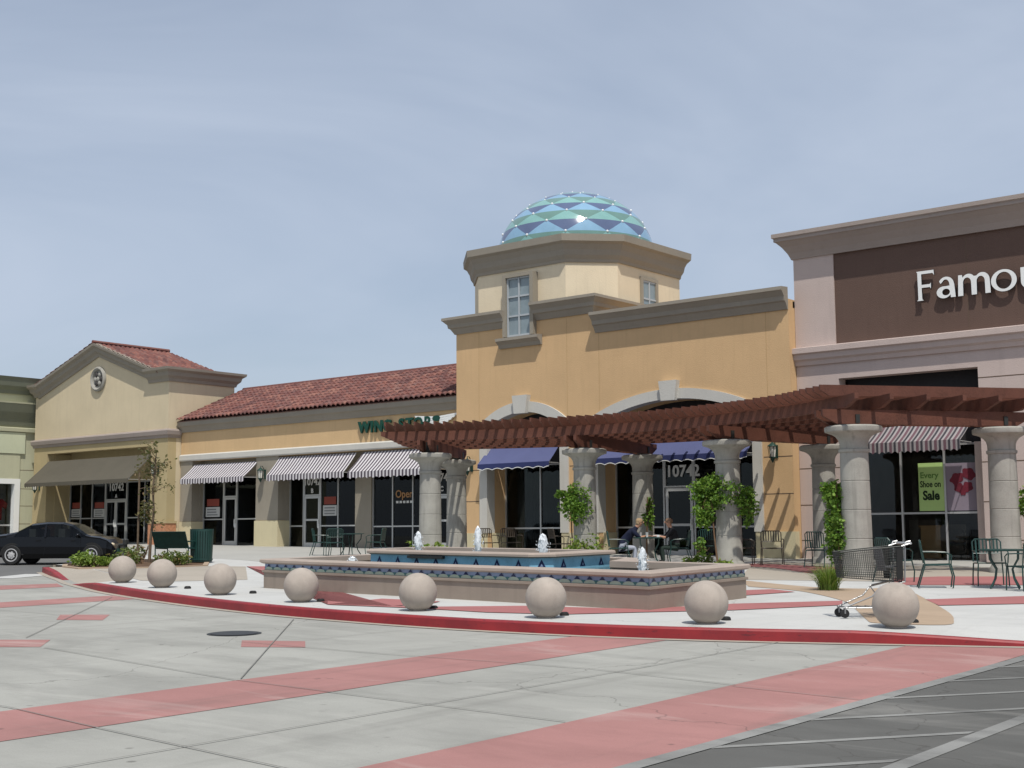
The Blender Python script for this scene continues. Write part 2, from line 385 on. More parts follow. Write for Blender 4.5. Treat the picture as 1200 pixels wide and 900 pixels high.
ORG = {}
def root_of(o):
    while o.parent: o = o.parent
    return o
def obj(name, mb, mats, parent=None, local=False):
    """link a builder as ONE mesh object; coordinates are world unless local"""
    off = None
    if parent is not None and not local: off = root_of(parent).location
    me = mb.mesh(name, off)
    for m in (mats if isinstance(mats, (list, tuple)) else [mats]): me.materials.append(M[m] if isinstance(m, str) else m)
    if any(mb.sm): me.set_sharp_from_angle(angle=math.radians(38))
    o = bpy.data.objects.new(name, me); COL.objects.link(o)
    if parent is not None: o.parent = parent
    return o
def tag(o, label, cat, group=None):
    o['label'] = label; o['category'] = cat
    if group: o['group'] = group
    return o
def thing(name, label, cat, loc=(0, 0, 0), rz=0, group=None):
    o = bpy.data.objects.new(name, None); COL.objects.link(o); o.location = loc; o.rotation_euler = (0, 0, rz)
    o.empty_display_size = .2
    return tag(o, label, cat, group)
def struct(name, mb, mats):
    o = obj(name, mb, mats); o['kind'] = 'structure'; return o
def dup(r0, loc, rz, label):
    r = r0.copy(); COL.objects.link(r); r.location = loc; r.rotation_euler = (0, 0, rz); r['label'] = label
    for ch in list(r0.children):
        c = ch.copy(); COL.objects.link(c); c.parent = r
        for g in ch.children:
            d = g.copy(); COL.objects.link(d); d.parent = c
    return r
def gp(x, y, dz=0): return (x, y, zg(x, y) + dz)

# ------------------------------------------------------------------ ground, drive, plaza
def poly_sheet(mb, pts, dz): mb.add([gp(x, y, dz) for x, y in pts], [tuple(range(len(pts)))]); return mb
def ccw(p): return p if sum(p[i - 1][0] * p[i][1] - p[i][0] * p[i - 1][1] for i in range(len(p))) > 0 else p[::-1]
def sheet(name, polys, dz, m):
    b = MB()
    for p in polys: poly_sheet(b, ccw(p), dz)
    return struct(name, b, m)

sheet('driveway', [[(-320, -300), (320, -300), (320, 340), (-320, 340)]], ROAD, 'drive')
sheet('parking_asphalt', [[(-5.05, -30), (60, -30), (60, 30), (20, 24), (-3, 17.9), (-5.05, 16.75)]], ROAD + .004, 'asphalt')
sheet('side_road', [[(-26, 9), (-32.6, 18.3), (-32.4, 19.3), (-33.8, 20.25), (-34.9, 21.2), (-36, 24.8), (-38.2, 26), (-40, 27.3), (-61, 27.5), (-120, 27.5), (-120, 9)]], ROAD + .004, 'asphaltL')
sheet('side_road_gutter', [[(-32.2, 17.6), (-31.5, 18.0), (-32.45, 20.0), (-33.3, 19.4)]], ROAD + .008, 'plaza')
sheet('pink_paving_band', [
    [(-29.9, 13.0), (-28.44, 17.4), (-27.1, 16.75), (-27.9, 11.5)],
    [(-23.75, 9.5), (-23.5, 15.75), (-22.2, 15.4), (-22.4, 9.5)],
    [(-10.95, -10), (-10.85, 9.9), (-10.79, 14.38), (-9.5, 14.72), (-9.45, 8.8), (-9.6, -10)],
    [(-6.6, -10), (-6.58, 8.3), (-6.73, 15.9), (-5.53, 16.46), (-5.27, 16.6), (-5.15, 11.5), (-5.15, -10)]], ROAD + .004, 'pink')
sheet('pink_paving_diamond', [
    [(-19.98, 12.30), (-19.28, 12.79), (-18.42, 12.09), (-19.11, 11.70)],
    [(-17.26, 9.15), (-16.25, 9.87), (-15.51, 9.28), (-16.5, 8.55)],
    [(-14.05, 11.35), (-13.28, 11.78), (-12.69, 11.26), (-13.41, 10.82)]], ROAD + .004, 'pink')
lines = [[(-5.21, -15), (-5.21, 16.6), (-5.06, 16.7), (-5.06, -15)], [(-3.80, -15), (-3.80, 17.35), (-3.66, 17.4), (-3.66, -15)]]
for y in (2.6, 4.1, 5.6, 6.95, 8.35, 9.9, 11.4, 12.85, 14.25):
    lines.append([(-5.055, y), (-3.82, y + 1.72), (-3.82, y + 1.86), (-5.055, y + .14)])
sheet('parking_paint', lines, ROAD + .008, 'paintw')
jb = MB()
for P in ([(-16.0, 13.95), (-10.9, 8.8)], [(-15.37, 9.25), (-10.86, 8.7)], [(-10.86, 8.7), (-6.6, 8.66)], [(-14, 6.2), (-11.0, 6.3), (-9.6, 6.17), (-5.2, 5.88)],
          [(-23.0, 15.3), (-16.75, 9.8)], [(-8.18, 2), (-8.16, 6), (-8.12, 12), (-8.17, 15.2)], [(-14.0, 11.2), (-11.33, 11.3), (-8.5, 11.6), (-6.6, 11.4)], [(-6.58, 11.3), (-5.2, 11.2)], [(-22.3, 12.2), (-19.9, 12.25)], [(-30, 12.6), (-23.6, 12.2)]):
    for (x0, y0), (x1, y1) in zip(P, P[1:]):
        d = Vector((x1 - x0, y1 - y0)).normalized(); n = Vector((-d.y, d.x)) * .007
        jb.add([gp(x0 - n.x, y0 - n.y, ROAD + .012), gp(x1 - n.x, y1 - n.y, ROAD + .012), gp(x1 + n.x, y1 + n.y, ROAD + .012), gp(x0 + n.x, y0 + n.y, ROAD + .012)], [(0, 1, 2, 3)])
struct('pavement_joint', jb, 'joint')

kerb = [(-33.8, 20.2, .15), (-31.7, 19.2, .13), (-29.7, 18.3, .0), (-28.6, 17.75, 0), (-27.7, 17.36, .01), (-26.1, 16.72, .12), (-24.45, 16.1, .15), (-20.94, 15.1, .15), (-17.54, 14.42, .15), (-15.22, 14.22, .15), (-13.37, 14.2, .15), (-11.85, 14.32, .15),
        (-10.53, 14.54, .15), (-9.36, 14.86, .15), (-8.33, 15.25, .15), (-7.37, 15.68, .15), (-6.43, 16.09, .11), (-5.53, 16.5, .06), (-4.68, 16.95, .02), (-3, 17.8, 0), (20, 24, 0)]
def catmull(P, n):
    out = []
    for i in range(len(P) - 1):
        p0, p1, p2, p3 = P[max(i - 1, 0)], P[i], P[i + 1], P[min(i + 2, len(P) - 1)]
        for k in range(n):
            t = k / n
            out.append(tuple(.5 * (2 * b + (c - a) * t + (2 * a - 5 * b + 4 * c - d) * t * t + (3 * b - a - 3 * c + d) * t ** 3) for a, b, c, d in zip(p0, p1, p2, p3)))
    return out + [P[-1]]
KP = [(x, y, min(.15, max(0, h))) for x, y, h in catmull(kerb[:20], 4)] + [kerb[-1]]
def inset(i, d):
    a, b = KP[max(i - 1, 0)], KP[min(i + 1, len(KP) - 1)]
    v = Vector((b[0] - a[0], b[1] - a[1])).normalized(); return (KP[i][0] - v.y * d, KP[i][1] + v.x * d)
IN = [inset(i, 1.1) for i in range(len(KP))]
KIN = [inset(i, .17) for i in range(len(KP))]
slab = MB()
for i in range(len(KP) - 1):                 # ramping edge strip just inside the kerb
    a, b = KIN[i], KIN[i + 1]
    slab.add([gp(*a, ROAD + KP[i][2] - .004), gp(*b, ROAD + KP[i + 1][2] - .004), gp(*IN[i + 1]), gp(*IN[i])], [(0, 1, 2, 3)])
back = [(20, 37.2), (-60.6, 37.2), (-61, 28.0), (-40, 27.5), (-38.2, 26.1), (-36.0, 24.85), (-34.95, 21.3)]
loop = IN + back
slab.add([gp(*p) for p in loop], [tuple(range(len(loop)))])
edge = [(20, 37.2), (-61, 37.2), (-61, 27.5), (-40, 27.3), (-38.2, 26), (-36, 24.8), (-34.9, 21.2), (-33.8, 20.2)]
for i in range(19): slab.mi[i] = 1
struct('plaza_paving', slab, ['plaza', 'tangrey'])
gut = MB()
for i in range(len(KP) - 2):
    a, b_ = inset(i, -.16), inset(i + 1, -.16)
    gut.add([gp(*a, ROAD + .0085), gp(*b_, ROAD + .0085), gp(KP[i + 1][0], KP[i + 1][1], ROAD + .0085), gp(KP[i][0], KP[i][1], ROAD + .0085)], [(0, 1, 2, 3)])
struct('kerb_gutter', gut, 'tangrey')
kb = MB()                                    # red painted kerb
for i in range(len(KP) - 1):
    (x0, y0, h0), (x1, y1, h1) = KP[i], KP[i + 1]
    if h0 < .004 and h1 < .004: continue
    a0, a1 = KIN[i], KIN[i + 1]
    f0, f1 = (x0 * .96 + a0[0] * .04, y0 * .96 + a0[1] * .04), (x1 * .96 + a1[0] * .04, y1 * .96 + a1[1] * .04)
    kb.add([gp(x0, y0, ROAD - .02), gp(x1, y1, ROAD - .02), gp(*f1, ROAD + h1 - .018), gp(*f0, ROAD + h0 - .018)], [(0, 1, 2, 3)])
    c0, c1 = (x0 * .86 + a0[0] * .14, y0 * .86 + a0[1] * .14), (x1 * .86 + a1[0] * .14, y1 * .86 + a1[1] * .14)
    kb.add([gp(*f0, ROAD + h0 - .018), gp(*f1, ROAD + h1 - .018), gp(*c1, ROAD + h1 + .003), gp(*c0, ROAD + h0 + .003)], [(0, 1, 2, 3)])
    kb.add([gp(*c0, ROAD + h0 + .003), gp(*c1, ROAD + h1 + .003), gp(*a1, ROAD + h1 + .003), gp(*a0, ROAD + h0 + .003)], [(0, 1, 2, 3)])
struct('kerb', kb, 'kerbred')
eb = MB()
for p, q in zip(edge[2:-1], edge[3:]):
    eb.add([gp(*p, -.3), gp(*q, -.3), gp(*q, .002), gp(*p, .002)], [(3, 2, 1, 0)])
struct('island_kerb', eb, 'kerbgrey')
sheet('sidewalk', [[(-61, 27.6), (-40, 27.55), (-33, 26.5), (-28.6, 25.0), (-28, 37.1), (-60.6, 37.1)], [(-19.5, 33.2), (6, 33.2), (6, 37.1), (-19.5, 37.1)]], .004, 'walk')
sheet('tan_paving', [catmull([(-14.27, 24.97), (-11.96, 23.63), (-10.79, 23.77), (-10.85, 24.69), (-10.26, 24.12), (-8.59, 21.20), (-7.50, 19.20), (-6.96, 17.98), (-6.78, 17.2), (-7.6, 16.95), (-7.99, 17.43), (-9.06, 19.32), (-9.85, 20.58), (-11.16, 22.04), (-12.00, 22.66), (-13.23, 23.13)], 4)[:-1]], .006, 'tan')
sheet('tan_grey_paving', [[(-25.45, 17.65), (-24.6, 17.75), (-23.60, 19.20), (-29.00, 23.52), (-30.3, 23.1), (-30.25, 21.8), (-31.0, 20.8), (-31.3, 20.25), (-29.4, 19.4), (-27.2, 18.45)], [(-14.4, 25.1), (-8.2, 27.3), (-3, 30), (-3, 33.1), (-18.3, 33.1), (-17.2, 30.6)]], .005, 'tangrey')
sheet('pink_plaza_paving', [
    [(-28.98, 23.53), (-28.37, 23.90), (-20.63, 17.8), (-19.18, 17.6), (-16.39, 15.02), (-16.6, 16.5), (-15.3, 16.6), (-15.05, 16.10), (-15.24, 15.38), (-15.3, 15.33), (-15.34, 15.3), (-17.3, 15.62)],
    [(-16.39, 15.03), (-15.24, 15.39), (-14.52, 15.68), (-13.50, 16.60), (-11.71, 17.08), (-11.29, 17.90), (-10.94, 18.90), (-9.80, 20.49), (-9.39, 19.63), (-10.28, 17.76), (-11.23, 16.61), (-11.95, 15.64), (-13.14, 15.28), (-14.6, 15.27), (-16.3, 15.0)],
    [(-12.61, 21.80), (-12.20, 22.53), (-11.50, 22.10), (-11.81, 20.65)],
    [(-8.80, 21.53), (-7.74, 23.24), (-6.69, 24.48), (-2, 30), (-1, 29), (-6.23, 22.79), (-7.16, 21.48), (-8.12, 20.39)],
    [(-11.88, 27.28), (-11.31, 28.45), (-9.78, 29.42), (-8.18, 30.02), (-4, 32), (-3, 30), (-7.51, 27.53), (-8.78, 26.37), (-10.82, 25.04)],
    [(-18.6, 31.1), (-17.9, 32.1), (-14.5, 31.2), (-13.2, 28.6), (-14.4, 28.3), (-16.3, 30.2)]], .010, 'pinkdeep')
bed = [(-34.3, 21.3), (-33.2, 20.6), (-31.9, 20.25), (-31.1, 21.0), (-30.4, 21.9), (-30.35, 23.1), (-32.6, 24.9), (-34.6, 25.4), (-35.6, 24.6), (-34.5, 22.2)]
sheet('planting_soil', [bed], .012, 'soil')
bk = MB(); bk.sweep(ccw(bed), [(-.01, -.05), (.13, -.05), (.13, .0), (-.01, .0)], closed=True)
bk.v = [(x, y, zg(x, y) + z + (.035 if z > -.02 else 0)) for x, y, z in bk.v]
struct('planting_kerb', bk, 'tan')

def disc(mb, x, y, r, dz, n=32):
    P = [gp(x + r * math.cos(2 * PI * k / n), y + r * math.sin(2 * PI * k / n), dz) for k in range(n)]
    mb.add(P, [tuple(range(n))])
mh = MB(); disc(mh, -14.9, 11.9, .38, ROAD + .006); disc(mh, -14.9, 11.9, .33, ROAD + .012)
tag(obj('manhole_cover', mh, 'steel'), 'dark round manhole cover set in the grey driveway', 'manhole cover')

# ------------------------------------------------------------------ storefront helpers
GREYFRAME = 'alu'
def window(b, x0, x1, z0, z1, Y, xs=(), zs=(), fw=.055, glass='glass', name='window', fm='alu', segs=None):
    f = MB(); d0, d1 = Y - .05, Y + .05
    f.box(x0, x0 + fw, d0, d1, z0, z1); f.box(x1 - fw, x1, d0, d1, z0, z1)
    f.box(x0 + fw, x1 - fw, d0, d1, z1 - fw, z1); f.box(x0 + fw, x1 - fw, d0, d1, z0, z0 + fw)
    for x in xs: f.box(x - fw / 2, x + fw / 2, d0, d1, z0 + fw, z1 - fw)
    br = [x0 + fw] + [v for x in sorted(xs) for v in (x - fw / 2, x + fw / 2)] + [x1 - fw]
    for z in zs:
        for k in range(0, len(br), 2): f.box(br[k], br[k + 1], d0 + .003, d1 - .003, z - fw / 2, z + fw / 2)
    w = obj(name, f, fm, b)
    p = MB(); p.box(x0 + fw * .5, x1 - fw * .5, Y - .006, Y + .006, z0 + fw * .5, z1 - fw * .5)
    obj('pane', p, glass, w); return w
def door(b, x0, x1, z0, z1, Y, double=False, rail=None, hinge_right=False):
    f = MB(); d0, d1 = Y - .045, Y + .045; leaves = [(x0, (x0 + x1) / 2 - .004), ((x0 + x1) / 2 + .004, x1)] if double else [(x0, x1)]
    fw = .10
    for a, c in leaves:
        f.box(a, a + fw, d0, d1, z0, z1); f.box(c - fw, c, d0, d1, z0, z1); f.box(a + fw, c - fw, d0, d1, z1 - fw, z1); f.box(a + fw, c - fw, d0, d1, z0, z0 + .24)
        if rail: f.box(a + fw, c - fw, d0 + .004, d1 - .004, rail - .04, rail + .04)
    w = obj('door', f, 'alu', b)
    p = MB()
    for a, c in leaves: p.box(a + .06, c - .06, Y - .006, Y + .006, z0 + .15, z1 - .06)
    obj('pane', p, 'glass', w)
    h = MB()
    for i, (a, c) in enumerate(leaves):
        x = (c - .06) if not double or i == 0 else (a + .06)
        zc = (z0 + z1) / 2 - .05
        h.tube([(x, Y - .045, zc - .16), (x, Y - .10, zc - .15), (x, Y - .10, zc + .15), (x, Y - .045, zc + .16)], .018, 6)
        h.box(x - .045, x + .045, Y - .07, Y - .046, zc - .2, zc - .02)
    obj('handle', h, 'signwhite', w); return w
def text_mesh(txt, size, ext, name, bold=.0):
    cu = bpy.data.curves.new(name, 'FONT'); cu.body = txt; cu.size = size; cu.extrude = ext; cu.offset = bold; cu.align_x = 'CENTER'; cu.resolution_u = 3
    o = bpy.data.objects.new(name, cu); COL.objects.link(o)
    dg = bpy.context.evaluated_depsgraph_get(); dg.update()
    me = bpy.data.meshes.new_from_object(o.evaluated_get(dg)); bpy.data.objects.remove(o); bpy.data.curves.remove(cu); me.name = name
    return me
def text(txt, loc, size, parent, m, ext=.004, name='lettering', bold=.0, rz=0, sx=1.):
    me = text_mesh(txt, size, ext, name, bold); me.materials.clear()
    for k in (m if isinstance(m, (list, tuple)) else [m]): me.materials.append(M[k])
    off = root_of(parent).location if parent is not None else Vector((0, 0, 0))
    me.transform(Matrix.Translation(Vector(loc) - off) @ Matrix.Rotation(rz, 4, 'Z') @ Matrix.Rotation(PI / 2, 4, 'X') @ Matrix.Scale(sx, 4, (1, 0, 0)))
    o = bpy.data.objects.new(name, me); COL.objects.link(o)
    if parent is not None: o.parent = parent
    return o
def awning(b, x0, x1, yt, zt, yf, zf, drop, m, mv=None, scallop=.30, trimline=False):
    t = .018; f = MB()
    n = max(8, int((x1 - x0) / .3))
    prof = []
    for i in range(7):                       # canvas sags a little between its bars
        u = i / 6; prof.append((yt + (yf - yt) * u, zt + (zf - zt) * u - .03 * math.sin(PI * u)))
    P = []; F = []
    for i, (y, z) in enumerate(prof): P += [(x0, y, z), (x1, y, z), (x0, y, z + t), (x1, y, z + t)]
    for i in range(6):
        a = i * 4; c = a + 4
        F += [(a, c, c + 1, a + 1), (a + 2, a + 3, c + 3, c + 2), (a, a + 2, c + 2, c), (a + 1, c + 1, c + 3, a + 3)]
    F += [(0, 1, 3, 2)]
    f.add(P, F)
    aw = obj('awning', f, m, b)
    v = MB(); k = max(2, int((x1 - x0) / scallop)); N = k * 8; top = zf + t; P = []; F = []
    for i in range(N + 1):
        x = x0 + (x1 - x0) * i / N; zb = zf - drop - .035 + .055 * abs(math.cos(PI * i / 8))
        P += [(x, yf - .012, top), (x, yf - .012, zb), (x, yf - .002, top), (x, yf - .002, zb)]
    for i in range(N):
        a = i * 4; c = a + 4; F += [(a, a + 1, c + 1, c), (a + 2, c + 2, c + 3, a + 3), (a, c, c + 2, a + 2), (a + 1, a + 3, c + 3, c + 1)]
    v.add(P, F); obj('valance', v, mv or m, aw)
    if trimline:
        e = MB()
        for i in range(N):
            za = zf - drop - .035 + .055 * abs(math.cos(PI * i / 8)); zb = zf - drop - .035 + .055 * abs(math.cos(PI * (i + 1) / 8))
            xa = x0 + (x1 - x0) * i / N; xb = x0 + (x1 - x0) * (i + 1) / N
            e.add([(xa, yf - .016, za - .006), (xb, yf - .016, zb - .006), (xb, yf - .016, zb + .018), (xa, yf - .016, za + .018)], [(0, 1, 2, 3)])
        obj('valance_trim', e, 'signwhite', aw)
    r = MB()
    for x in (x0 + .03, (x0 + x1) / 2, x1 - .03):
        r.tube([(x, yf + .015, zf - .02), (x, yt, zf - .02)], .014, 5); r.tube([(x, yf + .02, zf - .015), (x, yt - .01, zt - .05)], .014, 5)
    r.tube([(x0, yf + .015, zf - .02), (x1, yf + .015, zf - .02)], .014, 5)
    obj('awning_frame', r, 'alu', aw); return aw
def wall_cells(mb, xs, zs, holes, Y, th, mi=None):
    """wall in the XZ plane facing -Y, with rectangular openings and their reveals"""
    def solid(i, j):
        if i < 0 or j < 0 or i >= len(xs) - 1 or j >= len(zs) - 1: return False
        cx, cz = (xs[i] + xs[i + 1]) / 2, (zs[j] + zs[j + 1]) / 2
        return not any(h[0] < cx < h[1] and h[2] < cz < h[3] for h in holes)
    for i in range(len(xs) - 1):
        for j in range(len(zs) - 1):
            if not solid(i, j): continue
            a, b, c, d = xs[i], xs[i + 1], zs[j], zs[j + 1]; y0, y1 = Y, Y + th
            mb.quad((a, y0, c), (b, y0, c), (b, y0, d), (a, y0, d), mi); mb.quad((b, y1, c), (a, y1, c), (a, y1, d), (b, y1, d), mi)
            if not solid(i - 1, j): mb.quad((a, y1, c), (a, y0, c), (a, y0, d), (a, y1, d), mi)
            if not solid(i + 1, j): mb.quad((b, y0, c), (b, y1, c), (b, y1, d), (b, y0, d), mi)
            if not solid(i, j - 1): mb.quad((a, y0, c), (a, y1, c), (b, y1, c), (b, y0, c), mi)
            if not solid(i, j + 1): mb.quad((a, y0, d), (b, y0, d), (b, y1, d), (a, y1, d), mi)
def wall_rect(mb, x0, x1, z0, z1, Y, th, holes=(), mi=None):
    xs = sorted({x0, x1, *[h[0] for h in holes], *[h[1] for h in holes]}); zs = sorted({z0, z1, *[h[2] for h in holes], *[h[3] for h in holes]})
    wall_cells(mb, xs, zs, holes, Y, th, mi)
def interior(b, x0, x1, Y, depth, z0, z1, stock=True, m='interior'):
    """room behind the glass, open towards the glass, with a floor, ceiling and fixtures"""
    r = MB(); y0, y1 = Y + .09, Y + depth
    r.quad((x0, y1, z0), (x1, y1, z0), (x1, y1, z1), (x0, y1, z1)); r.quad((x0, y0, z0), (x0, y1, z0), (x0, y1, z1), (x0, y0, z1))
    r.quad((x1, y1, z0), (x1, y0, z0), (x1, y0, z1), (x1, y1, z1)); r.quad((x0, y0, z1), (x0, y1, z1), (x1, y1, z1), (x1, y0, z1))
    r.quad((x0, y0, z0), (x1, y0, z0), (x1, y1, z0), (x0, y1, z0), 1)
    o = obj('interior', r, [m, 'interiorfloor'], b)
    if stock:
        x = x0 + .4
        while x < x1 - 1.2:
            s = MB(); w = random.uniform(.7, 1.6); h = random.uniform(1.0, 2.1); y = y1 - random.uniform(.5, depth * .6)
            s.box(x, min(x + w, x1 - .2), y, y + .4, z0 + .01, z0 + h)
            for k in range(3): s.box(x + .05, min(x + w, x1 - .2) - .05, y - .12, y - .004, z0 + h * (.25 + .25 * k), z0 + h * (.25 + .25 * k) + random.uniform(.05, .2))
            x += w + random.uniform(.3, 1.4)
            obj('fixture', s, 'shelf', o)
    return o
def lantern(b, x, y, z):
    l = MB(); y2 = y - .26
    l.box(x - .05, x + .05, y - .03, y - .001, z - .2, z + .2)
    l.tube([(x, y - .03, z + .14), (x, y - .16, z + .34), (x, y2, z + .34), (x, y2, z + .26)], .016, 6)
    l.lathe([(.02, .28), (.06, .24), (.15, .17), (.16, .15), (.12, .15)], (x, y2, z), 8, smooth=False)
    l.lathe([(.11, -.20), (.115, -.17), (.08, -.20), (.05, -.27), (.02, -.33), (.001, -.35)][::-1], (x, y2, z), 8, smooth=False)
    for k in range(6):
        a = 2 * PI * k / 6 + .3; l.bar((x + .135 * math.cos(a), y2 + .135 * math.sin(a), z + .15), (x + .10 * math.cos(a), y2 + .10 * math.sin(a), z - .18), .016, .016)
    o = obj('wall_lantern', l, 'lantern', b)
    g = MB(); g.lathe([(.085, -.17), (.118, .14)], (x, y2, z), 6, smooth=False); obj('lantern_glass', g, 'lampglass', o); return o
def roof_tiles(mb, x0, x1, y0, z0, y1, z1, tw=.26, cl=.40, axis='x', amp=.055, ncol=6):
    """barrel tile field: courses step up the slope, columns run along `axis`"""
    slope = Vector((y1 - y0, z1 - z0)); L = slope.length; sd = slope / L; nn = Vector((-sd.y, sd.x))
    rows = max(1, round(L / cl)); cols = max(1, round((x1 - x0) / tw)); P = []; F = []; UV = []
    for r in range(rows):
        a, c = L * r / rows, L * (r + 1) / rows + .04
        base = len(P); n = cols * ncol
        for end, (s_, lift) in enumerate(((a, .045), (c, .0))):
            for k in range(n + 1):
                u = k / ncol; ph = u - math.floor(u); h = amp * abs(math.sin(PI * ph)) * 1.5 - .01 + lift + (.006 * math.sin(9.1 * math.floor(u) + 5.3 * r))
                x = x0 + (x1 - x0) * k / n
                y = y0 + sd.x * s_ + nn.x * h; z = z0 + sd.y * s_ + nn.y * h
                P.append((x, y, z) if axis == 'x' else (y, x, z))
        for k in range(n):
            F.append((base + k, base + k + 1, base + n + 1 + k + 1, base + n + 1 + k)); uv = (k // ncol + .5, r + .5); UV.append([uv] * 4)
        b2 = len(P)                           # butt edges of the course
        for k in range(n + 1):
            x, y, z = P[base + k]
            P.append((x, y, z - .05))
        for k in range(n):
            F.append((b2 + k, b2 + k + 1, base + k + 1, base + k)); UV.append([(k // ncol + .5, r + .5)] * 4)
    mb.add(P, F, uv=UV, smooth=False)

# ------------------------------------------------------------------ the shops
def scores(mb, x0, x1, Y, zs, mi):
    for z in zs: mb.box(x0, x1, Y - .003, Y + .01, z - .014, z + .014, mi)

# --- tile roofed shop between the gabled shop and the domed shop
TY = 36.3; TG = 36.95
ts = thing('tile_roof_shop', 'long low shop with a red tile roof and three striped awnings', 'shop building', (-41, TY, zg(-41, TY)))
w = MB(); z0 = .3
wall_rect(w, -49.45, -32.06, z0, 6.35, TY, .4, [(-48.6, -44.15, z0 - 1, 4.81), (-42.71, -33.0, z0 - 1, 4.81)])
w.box(-49.45, -32.06, TG + 4.6, TG + 4.9, z0, 6.5)
w.m = 1
for a, c in ((-49.45, -48.6), (-44.15, -42.71)):      # taupe faces of the piers with paler plinths
    w.box(a + (.01 if a < -49 else -.003), c + .003, TY - .012, TY + .41, 2.1, 4.80)
w.box(-38.61, -37.69, TG - .12, TG + .12, z0, 4.3)
w.box(-48.6, -44.15, TG - .02, TG + .15, 4.05, 5.4); w.box(-42.71, -32.1, TG - .02, TG + .15, 4.05, 5.4)
for a, c in ((-48.6, -48.58), (-44.17, -44.15), (-42.71, -42.69)): w.box(a, c, TY + .412, TG + .05, 1.95, 4.8)
w.m = 2
for a, c in ((-49.44, -48.56), (-44.19, -42.67)): w.box(a, c, TY - .05, TY + .62, z0, 2.09)
obj('wall', w, ['upper', 'taupe', 'plinth'], ts)
c = MB(); c.sweep([(-49.45, TY), (-32.06, TY)], [(0, 4.81), (.07, 4.81), (.10, 4.86), (.10, 5.06), (.06, 5.10), (0, 5.12)]); obj('string_course', c, 'white', ts)
c = MB(); c.sweep([(-49.45, TY), (-32.06, TY)], [(0, 6.12), (.06, 6.12), (.08, 6.2), (.16, 6.34), (.24, 6.40), (.27, 6.62), (0, 6.62)]); obj('eaves_cornice', c, 'trim', ts)
r = MB(); r.prism([(TY - .30, 6.60), (39.75, 8.26), (39.75, 6.6), (TY - .0, 6.5)], -49.42, -32.06, 'x'); roof_tiles(r, -49.4, -32.05, TY - .34, 6.66, 39.75, 8.32, .27, .42)
r.tube([(-49.4, 39.78, 8.36), (-32.05, 39.78, 8.36)], .10, 8)
r.add([(-49.4, 39.75, 8.32), (-32.05, 39.75, 8.32), (-32.05, 41.9, 7.3), (-49.4, 41.9, 7.3)], [(0, 1, 2, 3)])
for f in range(len(r.uv)):
    if r.uv[f] is None: r.uv[f] = [(f % 60 + .5, 77.5)] * len(r.f[f])
obj('roof', r, 'roof', ts)
gz = zg(-46, TG) - .05
window(ts, -48.58, -47.1, gz, 4.05, TG, [], [2.19]); window(ts, -46.2, -44.17, gz, 4.05, TG, [], [2.19]); window(ts, -47.1, -46.2, 3.16, 4.05, TG)
door(ts, -47.08, -46.22, gz, 3.15, TG)
gz = zg(-40, TG) - .05
window(ts, -42.69, -41.78, gz, 4.05, TG, [], [1.85]); window(ts, -40.78, -38.61, gz, 4.05, TG, [-39.7], [1.85]); window(ts, -41.78, -40.78, 3.1, 4.05, TG)
door(ts, -41.76, -40.80, gz, 3.09, TG, rail=2.1)
window(ts, -37.69, -34.5, gz, 4.05, TG, [-36.57, -35.47], [1.8]); window(ts, -34.5, -33.4, 2.95, 4.05, TG); window(ts, -33.4, -32.1, gz, 4.05, TG, [], [1.8])
door(ts, -34.48, -33.42, gz, 2.94, TG, rail=2.0)
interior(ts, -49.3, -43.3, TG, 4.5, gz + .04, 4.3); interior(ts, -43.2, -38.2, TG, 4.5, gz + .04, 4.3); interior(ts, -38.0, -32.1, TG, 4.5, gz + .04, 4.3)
awning(ts, -48.5, -44.1, TY + .05, 4.62, TY - .72, 3.95, .20, 'stripe', scallop=.3)
awning(ts, -42.7, -38.05, TY + .05, 4.72, TY - .64, 3.95, .22, 'stripe', scallop=.3)
awning(ts, -37.65, -32.9, TY + .05, 4.72, TY - .80, 3.91, .22, 'stripe', scallop=.3)
lantern(ts, -43.55, TY - .012, 4.05)
text('10742', (-41.28, TG - .035, 3.55), .42, ts, 'decal', .003, 'street_number', .012); text('B', (-41.28, TG - .035, 3.22), .26, ts, 'decal', .003, 'unit_letter', .01)
text('10742', (-33.95, TG - .035, 3.5), .42, ts, 'decal', .003, 'street_number', .012); text('C', (-33.95, TG - .035, 3.12), .26, ts, 'decal', .003, 'unit_letter', .01)
# sign letters on the wall
x = -37.75
for ch, wd in zip('WING STOP', (.60, .26, .48, .50, .30, .42, .44, .52, .42)):
    if ch != ' ': text(ch, (x + wd / 2, TY - .10, 5.50), .62, ts, 'signgreen', .04, 'sign_letter', .02)
    x += wd
wg = MB(); wx = -33.55
for s_ in (-1, 1):
    for k in range(4):
        o_ = .10 + .0 * k; L = .98 - .17 * k; zt_ = 6.0 - .085 * k
        wg.prism([(wx + s_ * .16, zt_ - .08), (wx + s_ * (.16 + L), zt_ - .005), (wx + s_ * (.10 + L), zt_ - .078), (wx + s_ * .16, zt_ - .155)], TY - .12, TY - .05, 'y')
wg.m = 1; wg.prism([(wx + .20 * math.cos(a * PI / 9), 5.84 + .11 * math.sin(a * PI / 9)) for a in range(18)], TY - .13, TY - .05, 'y')
obj('sign_emblem', wg, ['signwhite', 'signgreen'], ts)

